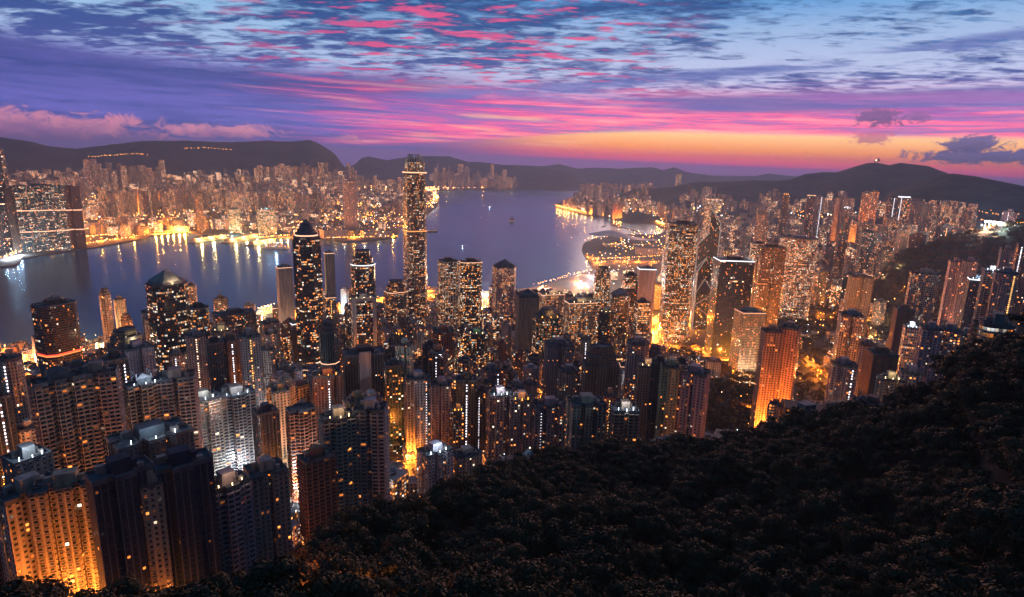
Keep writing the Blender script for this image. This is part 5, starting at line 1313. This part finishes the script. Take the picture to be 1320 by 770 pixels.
def crown_points(rad, hgt, nclump, per, seed):
    r = np.random.RandomState(seed); C = []; N = []
    cl = []
    for k in range(nclump):
        th = r.uniform(0, 6.283); ph = math.acos(r.uniform(-0.25, 1.0)); rr_ = r.uniform(.55, 1.0)
        lob = 1+.30*math.sin(3*th+seed)+.18*math.sin(5*th+seed*2)
        c = np.array([rad*rr_*lob*math.sin(ph)*math.cos(th), rad*rr_*lob*math.sin(ph)*math.sin(th), hgt*.5+hgt*.48*rr_*math.cos(ph)])
        cl.append(c)
        rc = rad*r.uniform(.24, .42)
        v = r.normal(0, 1, (per, 3)); v[:, 2] = np.where(r.rand(per) < .75, np.abs(v[:, 2]), v[:, 2]); v /= np.linalg.norm(v, axis=1)[:, None]
        C.append(c+v*rc*r.uniform(.55, 1.08, (per, 1))*np.array([1, 1, .72])); N.append(v)
    return np.concatenate(C), np.concatenate(N), cl
def trunk_shape(h, rad, cl, seed):
    s_ = Shape(); r = random.Random(seed)
    def limb(a, c, ra, rb):
        a, c = Vector(a), Vector(c); d = (c-a).normalized(); x = d.cross(Vector((.3, .9, .1))).normalized(); y = d.cross(x)
        n = 6
        A = [a+(x*math.cos(i*6.283/n)+y*math.sin(i*6.283/n))*ra for i in range(n)]; B = [c+(x*math.cos(i*6.283/n)+y*math.sin(i*6.283/n))*rb for i in range(n)]
        for i in range(n): s_.face((A[i], A[(i+1) % n], B[(i+1) % n], B[i]))
    top = (r.uniform(-.5, .5), r.uniform(-.5, .5), h*.55)
    limb((0, 0, -1.5), (top[0]*.4, top[1]*.4, h*.3), .36, .27); limb((top[0]*.4, top[1]*.4, h*.3), top, .27, .16)
    for c in cl[::max(1, len(cl)//7)]:
        limb((top[0]*.6, top[1]*.6, h*r.uniform(.28, .5)), (c[0]*.8, c[1]*.8, c[2]+h*.2), .13, .04)
    return s_
TREE = []
for sd in range(6):
    rad = 6.0+.6*(sd % 3); hg = 8.0+.8*(sd % 4)
    C_, N_, cl = crown_points(rad, hg, 38, 230, sd+1)
    C_[:, 2] += 2.6
    P_ = leaf_quads(C_, N_, np.full(len(C_), .36))
    oc = np_mesh('crown', P_, np.arange(len(P_)).reshape(-1, 4), m_leaf)
    ot = trunk_shape(hg+2.6, rad, [c+np.array([0, 0, 2.6-hg*.2]) for c in cl], sd).make('trunk', m_bark)
    TREE.append((oc.data, ot.data, rad)); bpy.data.objects.remove(oc); bpy.data.objects.remove(ot)
rt = random.Random(3)
spots = []
cell = {}
def free(x, y, dmin):
    k = (int(x//6), int(y//6))
    for i in (-3, -2, -1, 0, 1, 2, 3):
        for j in (-3, -2, -1, 0, 1, 2, 3):
            for q in cell.get((k[0]+i, k[1]+j), ()):
                if math.hypot(q[0]-x, q[1]-y) < dmin: return False
    cell.setdefault(k, []).append((x, y)); return True
for _ in range(42000):
    r = math.sqrt(rt.uniform(48**2, 445**2)); a = rt.uniform(-52, 52)
    rs_ = np.interp(a, SA, SR)
    if r > rs_+24: continue
    x, y = r*math.sin(R(a)), r*math.cos(R(a))
    sl_ = abs(near_ground(a, r+3)-near_ground(a, r-3))/6 + abs(near_ground(a+.5, r)-near_ground(a-.5, r))/(r*.01745)
    if not free(x, y, (9.2+r/110)/math.sqrt(1+max(0, sl_-.8)**2)): continue
    z = ground(x, y); px, py = proj((x, y, z+8))
    if -90 < px < 1410 and py < 850: spots.append((r, x, y, z, px, py))
spots.sort()
def fit(px, py8, x, y, z, k, hk):
    """keep crowns of the spur from hiding the city more than they do in the photograph"""
    lim = np.interp(px, [s[0] for s in SIL], [s[1] for s in SIL]) - (9 if px > 420 else 5)
    for _ in range(8):
        rr_ = math.hypot(x, y); e_ = 1+4.6*k/rr_
        if min(proj((x, y, z+hk*k))[1], proj((x*e_, y*e_, z+hk*k*.82))[1]) >= lim + 5*math.sin(x*.9+y*.7): return k
        k *= .88
    return 0
near_spots = spots[:300]; rest = spots[300:]
n_or = 0
for r, x, y, z, px, py in near_spots:
    cme, tme, rad = TREE[rt.randrange(6)]
    k = fit(px, py, x, y, z, rt.uniform(.75, 1.6), 12.0)
    if k == 0: continue
    root = empty('broadleaf_tree', (x, y, z), rt.uniform(0, 6.28))
    if px < 560: lab, g = 'dark leafy tree at the foot of the photo, left end of the wooded slope', 'trees at the foot of the slope, left part'
    elif px < 900: lab, g = 'dark leafy tree in the nearest rows of the wooded slope, middle part', 'trees nearest on the slope, middle part'
    else: lab, g = 'dark leafy tree in the nearest rows of the wooded slope, right part', 'trees nearest on the slope, right part'
    tag(root, lab, 'tree', g)
    for nm, me in (('crown', cme), ('trunk', tme)):
        o = bpy.data.objects.new(nm, me); col.objects.link(o); o.parent = root; o.scale = (k, k, k*rt.uniform(.9, 1.15) if nm == 'crown' else k)
# all further trees of the slope, the parks and the gardens: too many to count
base_far = []
for sd in range(8):
    rad = 6.0+.7*(sd % 3); hg = 8.0+.8*(sd % 4)
    C_, N_, cl = crown_points(rad, hg, 26, 52, sd+40); C_[:, 2] += 2.2
    base_far.append((C_, N_))
base_mid = []
for sd in range(6):
    rad = 5.0+.5*(sd % 3); hg = 8
    C_, N_, cl = crown_points(rad, hg, 16, 11, sd+70); C_[:, 2] += 1.5
    base_mid.append((C_, N_))
VV = []
def mass_tree(x, y, z, k, base, size):
    C_, N_ = base[rt.randrange(len(base))]; a = rt.uniform(0, 6.28); c, s_ = math.cos(a), math.sin(a)
    M_ = np.array([[c, -s_, 0], [s_, c, 0], [0, 0, 1.0]])
    P_ = leaf_quads((C_@M_.T)*k, N_@M_.T, np.full(len(C_), size*k)); VV.append(P_+np.array([x, y, z]))
for r, x, y, z, px, py in rest:
    k = fit(px, py, x, y, z, rt.uniform(.85, 1.75), 11.5)
    if k: mass_tree(x, y, z, k, base_far, .62+r/1500)
# undergrowth closes the gaps between the crowns of the slope
for _ in range(26000):
    r = math.sqrt(rt.uniform(50**2, 430**2)); a = rt.uniform(-48, 50)
    if r > np.interp(a, SA, SR)+10: continue
    x, y = r*math.sin(R(a)), r*math.cos(R(a))
    k_ = (int(x//6), int(y//6))
    if any(math.hypot(q[0]-x, q[1]-y) < 4.6 for i in (-1, 0, 1) for j in (-1, 0, 1) for q in cell.get((k_[0]+i, k_[1]+j), ())): continue
    cell.setdefault(k_, []).append((x, y))
    z = near_ground(a, r); px, py = proj((x, y, z+4))
    if not (-40 < px < 1360 and py < 800): continue
    k = fit(px, py, x, y, z, rt.uniform(.42, .75), 10.0)
    if k: mass_tree(x, y, z-1.6*k, k, base_mid, 1.5)
PARKS = [((955, 1060, 524, 556), 110, (0, 0)), ((905, 985, 470, 560), 340, (0, 0)), ((990, 1084, 366, 432), 420, (0, 0)), ((1028, 1070, 425, 520), 120, (0, 0)), ((862, 905, 450, 475), 60, (0, 0)), ((1108, 1175, 352, 386), 150, (0, 0)), ((1040, 1062, 368, 382), 40, (0, 0)), ((1120, 1160, 420, 445), 50, (0, 0)),
         ((1180, 1240, 362, 402), 90, (0, 0)), ((1205, 1262, 345, 372), 90, (0, 0)), ((500, 520, 505, 520), 10, (0, 0))]
BL = [(q[0], q[1], q[2]) for q in PLAN if q[5]-q[4] > 0]
for (a_, c_, e_, f_), n, _ in PARKS:
    for k in range(n):
        px, py = rt.uniform(a_, c_), rt.uniform(e_, f_); p = on_ground(px, py); r = math.hypot(p[0], p[1])
        if not inside(isl, p[0], p[1]): continue
        if px > 1083 and 465 < py: continue
        mass_tree(p[0], p[1], p[2]-1, rt.uniform(.9, 1.6), base_mid, 1.1)
for _ in range(2600):                                      # the wooded hill behind the right hand towers
    r = rt.uniform(1680, 2250); a = rt.uniform(24, 43); p = (r*math.sin(R(a)), r*math.cos(R(a)), 0); p = (p[0], p[1], ground(p[0], p[1]))
    if p[2] < 12: continue
    mass_tree(p[0], p[1], p[2]-2, rt.uniform(1.2, 2.0), base_mid, 1.5)
P_ = np.concatenate(VV)
wd = np_mesh('woodland', P_, np.arange(len(P_)).reshape(-1, 4), m_leaf); wd['kind'] = 'stuff'
print('TREES', len(near_spots), len(rest), len(P_)//4)
# ------------------------------------------------------------------ boats
def hull(L, B, h, bow=.35):
    out = [(-L/2, -B/2*.85), (L/2*(1-bow), -B/2), (L/2, 0), (L/2*(1-bow), B/2), (-L/2, B/2*.85)]
    s_ = Shape(); s_.prism(scaled(out, .86), -.5, h, windows=False, cap=True, poly2=out); return s_
m_hullw = noisy_mat('hull_paint', (.5, .5, .5), (.7, .69, .66), .3, .5); m_hulld = noisy_mat('dark_hull', (.03, .035, .05), (.08, .07, .07), .3, .5)
def boat(name, label, cat, px, py, L, yaw, kind, lit='w'):
    p = at_z(px, py, 0.0); root = tag(empty(name, (p[0], p[1], 0), yaw), label, cat)
    B = L*(.22 if kind != 'junk' else .3); h = L*.07
    hull(L, B, h).make('hull', m_hulld if kind in ('dark', 'junk') else m_hullw, root)
    s_ = Shape(); z = h
    fa = {'wall': (.6, .6, .6, 0), 'prm': (.3, .75, .6, .7), 'prm2': (.55, .4, 0, 4.0 if kind != 'dark' else .6)}
    for k in range(3 if kind in ('ferry', 'ship') else 1):
        kk = .78-.14*k; s_.prism(rect(L*kk, B*.8*(1-.1*k), -L*.04, 0), z, z+L*.05+1.2, bay=2.0, fh=L*.05+1.2, cap=True); z += L*.05+1.2
    s_.make('cabin', m_fac, root, fa)
    s_ = Shape(); s_.prism(ngon(10, L*.05+1, L*.05+1), z, z+L*.06+1, windows=False, cap=True); s_.make('funnel', m_hulld, root, loc=(-L*.15, 0, 0))
    s_ = Shape(); s_.bar((L*.18, 0, h), (L*.18, 0, h+L*.28+3), .25); s_.make('mast', m_metal, root)
    if kind == 'junk':
        for xx, ht in ((-.18, .62), (.12, .8), (.36, .5)):
            s_ = Shape()
            for yy in (.15, -.15): s_.face(((L*(xx-.13), yy, h+2), (L*(xx+.1), yy, h+2), (L*(xx+.06), yy, h+L*ht), (L*(xx-.06), yy, h+L*ht*.92)))
            s_.make('sail', m_hulld, root)
    if kind in ('ferry', 'ship', 'launch'):
        s_ = Shape()
        for k in range(6): s_.box(-L*.4+L*.16*k, 0, L*.012+.6, L*.012+.6, z+.5, z+1.5+L*.01, windows=False)
        s_.make('deck_lights', E_COOL if lit == 'c' else E_WARM, root)
        point_light(root, (0, -B*.2, z+L*.1+3), 2.5e4*(L/40)**1.5, (.85, .92, 1) if lit == 'c' else (1, .7, .4), 2.0, 'deck_glow')
boat('ferry', 'white passenger ferry with lit decks off the north shore, left of the mid tower', 'ferry', 356, 321, 110, .3, 'ferry', 'c')
boat('cruise_ship', 'bright white ship moored at the pier behind the flat bronze block', 'ship', 344, 404, 70, 1.2, 'ship', 'w')
boat('ferry', 'small bright ferry berthed by the orange pier, left of the slim peach slab', 'ferry', 334, 409, 40, .8, 'ferry', 'w')
boat('sailing_boat', 'dark sailing boat silhouetted in the open harbour, right of centre', 'boat', 659, 286, 46, .2, 'junk')
boat('cargo_boat', 'dark barge just right of the tallest tower', 'boat', 558, 299, 70, .4, 'dark')
boat('launch', 'tiny boat with a white light in the open harbour', 'boat', 596, 318, 18, 1.4, 'launch', 'c')
boat('launch', 'tiny lit boat far up the channel', 'boat', 631, 267, 30, .6, 'launch', 'c')
boat('cargo_boat', 'low dark boat beside the expressway shore', 'boat', 778, 292, 34, .5, 'dark')
boat('launch', 'small lit boat close to the far right shore', 'boat', 660, 250, 40, .2, 'launch', 'w')
boat('launch', 'lit launch by the lights of the cruise terminal', 'boat', 444, 316, 24, .3, 'launch', 'w')
boat('launch', 'lit launch off the culture hall', 'boat', 470, 315, 28, .2, 'launch', 'w')
# ------------------------------------------------------------------ convention hall with the sweeping wing roof
p = at_z(806, 318, 4.0)
root = tag(empty('convention_hall', (p[0], p[1], 4), -.12), 'low convention hall with a grey curved wing roof jutting into the harbour', 'convention hall')
s_ = Shape(); s_.prism([(-105, -45), (105, -45), (105, 45), (-70, 45), (-118, 0)], 0, 22, 5, 5, cap=True)
s_.make('wall', m_fac, root, attrs('slate', 'gl', .8, .2, 2.5))
s_ = Shape(); nx_, ny_ = 26, 8
def wz(u, v): return 27+20*math.exp(-((u-.35)/.30)**2)*(1-.55*abs(v)**1.6)+9*(1-u)**3+7*math.sin(u*5.0)*(1-abs(v))*.6
def wp(i, j):
    u = i/nx_; v = j/ny_*2-1; return (-190+u*350, v*(36+40*math.sin(min(1, u*1.15)*math.pi)**.7 if u < .87 else v*36) if False else v*(36+40*max(0.0, math.sin(min(1, u*1.15)*math.pi))**.7), wz(u, v)*1.5)
for i in range(nx_):
    for j in range(ny_):
        q_ = [wp(i, j), wp(i+1, j), wp(i+1, j+1), wp(i, j+1)]
        s_.face(q_); s_.face([(a, b_, c-1.8) for a, b_, c in q_[::-1]])
s_.make('wing_roof', noisy_mat('aluminium_roof', (.42, .46, .50), (.55, .58, .62), .05, .45), root)
p2 = at_z(845, 328, 4)
root = tag(empty('exhibition_hall', (p2[0], p2[1], 4), -.1), 'long pale exhibition hall behind the wing roofed hall, lit from the road', 'exhibition hall')
s_ = Shape(); s_.box(0, 0, 190, 60, 0, 30, bay=6, fh=6); s_.make('wall', m_fac, root, attrs('pink', 'h', 1.5, .4, 2.5)); s_ = Shape(); s_.box(0, 0, 182, 52, 30.01, 34, windows=False); s_.make('roof', m_roof, root)
# ------------------------------------------------------------------ observatory on the far eastern summit
q_ = at_d(1130, 209, 6200)
g_ = RIDGES[3].h(az_of(q_[0], q_[1]), 6200)
root = tag(empty('radar_station', (q_[0], q_[1], g_-2), 0), 'little radar station with a dome on the far mountain top', 'radar station')
s_ = Shape(); s_.box(0, 0, 34, 26, 0, 12, windows=False); s_.make('wall', m_conc, root)
s_ = Shape()
for i in range(5): s_.prism(ngon(14, 22*math.cos(i*.3), 22*math.cos(i*.3)), 12+11*math.sin(i*.3)*1.4, 12+11*math.sin((i+1)*.3)*1.4, windows=False, cap=True, poly2=ngon(14, 22*math.cos((i+1)*.3), 22*math.cos((i+1)*.3)))
s_.make('radar_dome', m_steel, root, loc=(16, 0, 0))
s_ = Shape(); s_.box(-14, -14, 9, 6, 8, 13, windows=False); s_.make('lamp', E_WARM, root)
# ------------------------------------------------------------------ sports ground floodlights on the right
for k in range(7):
    q_ = on_ground(1264+k*4.3, 298+k*.55)
    root = tag(empty('floodlight_mast', (q_[0], q_[1], q_[2]), 0), 'white floodlight in the blazing row below the right hand mountain', 'floodlight', 'floodlights in the row below the right hand mountain')
    s_ = Shape(); s_.bar((0, 0, 0), (0, 0, 26), .5); s_.make('mast', m_metal, root)
    s_ = Shape(); s_.box(0, -1, 7, 2, 26, 30, windows=False); s_.make('lamp_panel', E_COOL, root)
    point_light(root, (0, -6, 25), 80e3, (.85, .93, 1), 2.0, 'flood')
# ------------------------------------------------------------------ piers on the north shore
for lab, a, c in (('long finger pier edged with orange lamps, left one of two', (246, 312.5), (292, 306)), ('long pier with ferries edged with orange lamps, right one of two', (290, 313), (332, 304.5)), ('short pier lit orange at the edge of the terminal', (322, 316), (352, 311))):
    A_, B_ = at_z(*a, 2.5), at_z(*c, 2.5); m_ = (A_+B_)/2; L = np.linalg.norm(B_-A_)
    root = tag(empty('pier', (m_[0], m_[1], 2.5), math.atan2(B_[1]-A_[1], B_[0]-A_[0])), lab, 'pier')
    s_ = Shape(); s_.box(0, 0, L, 46, -3, 2.0, windows=False); s_.make('deck', m_conc, root)
    s_ = Shape(); s_.box(0, 3, L*.86, 26, 2.0, 15, bay=6, fh=5); s_.make('shed', m_fac, root, attrs('cream', 'rl', 3, .3, 4))
    for k in range(12):
        s_ = Shape(); s_.box(-L*.45+L*.082*k, -20, 3.4, 3.4, 11, 14, windows=False); s_.make('lamp', E_SOD, root)
    for k in range(3): point_light(root, (-L*.33+L*.33*k, -26, 16), 700e3, (1, .45, .12), 3.0, 'pier_light')
# breakwater of the typhoon shelter
A_, B_ = at_z(787, 289, 2), at_z(824, 299, 2); m_ = (A_+B_)/2
root = tag(empty('breakwater', (m_[0], m_[1], 0), math.atan2(B_[1]-A_[1], B_[0]-A_[0])), 'thin dark breakwater of the boat shelter behind the wing roofed hall', 'breakwater')
s_ = Shape(); s_.box(0, 0, float(np.linalg.norm(B_-A_)), 12, -2, 3.5, windows=False); s_.make('stone_wall', m_conc, root)
# shore expressway as a raised road
pts = [at_z(a, b_, 4.0) for a, b_ in [(717, 265), (734, 270), (755, 274), (782, 277.5), (809, 278), (832, 279), (848, 285), (860, 291), (872, 300)]]
s_ = Shape()
for i in range(len(pts)-1):
    a, c = pts[i][:2], pts[i+1][:2]; d = (c-a)/np.linalg.norm(c-a); n = np.array([-d[1], d[0]])*22
    s_.face(((a-n).tolist()+[9.0], (c-n).tolist()+[9.0], (c+n).tolist()+[9.0], (a+n).tolist()+[9.0])); 
    for sg in (1, -1):
        s_.face(((a+n*sg).tolist()+[4.0], (c+n*sg).tolist()+[4.0], (c+n*sg).tolist()+[10.5], (a+n*sg).tolist()+[10.5]))
structure(s_.make('expressway_road', noisy_mat('road_surface', (.06, .055, .05), (.12, .11, .10), .02, .7)))
# lamps of the hill path under the camera and near the spur, they warm the crowns around them
for px, py, r, kw, lab in ((430, 772, 118, 11, 'path lamp among the trees at the foot of the photo'), (368, 760, 128, 3.5, 'path lamp behind the trees left of the brightest path lamp'), (520, 768, 105, 2.5, 'path lamp right of the brightest path lamp'),):
    q_ = at_d(px, py, r); street_lamp(q_[0], q_[1], kw*0.75e3, 'r', ground(q_[0], q_[1]), 8.5, lab, 'path lamps on the wooded slope', size=.35, radius=.6)
# ------------------------------------------------------------------ dusk haze over the harbour
HZ = 20500
m_haze = bpy.data.materials.new('dusk_haze'); m_haze.use_nodes = True
t = m_haze.node_tree; t.nodes.clear()
pv_ = t.nodes.new('ShaderNodeVolumePrincipled')
pv_.inputs['Color'].default_value = (0.42, 0.62, 1.0, 1)
pv_.inputs['Density'].default_value = 0.000063
pv_.inputs['Anisotropy'].default_value = 0.38
ov = t.nodes.new('ShaderNodeOutputMaterial'); t.links.new(pv_.outputs[0], ov.inputs['Volume'])
x0, x1, y0, y1, z0, z1 = -HZ, HZ, -3000, HZ, -35.0, 900.0
v = [(x0, y0, z0), (x1, y0, z0), (x1, y1, z0), (x0, y1, z0), (x0, y0, z1), (x1, y0, z1), (x1, y1, z1), (x0, y1, z1)]
hz = mesh_obj('haze', v, [(3, 2, 1, 0), (4, 5, 6, 7), (0, 1, 5, 4), (1, 2, 6, 5), (2, 3, 7, 6), (3, 0, 4, 7)], m_haze)
hz['kind'] = 'stuff'
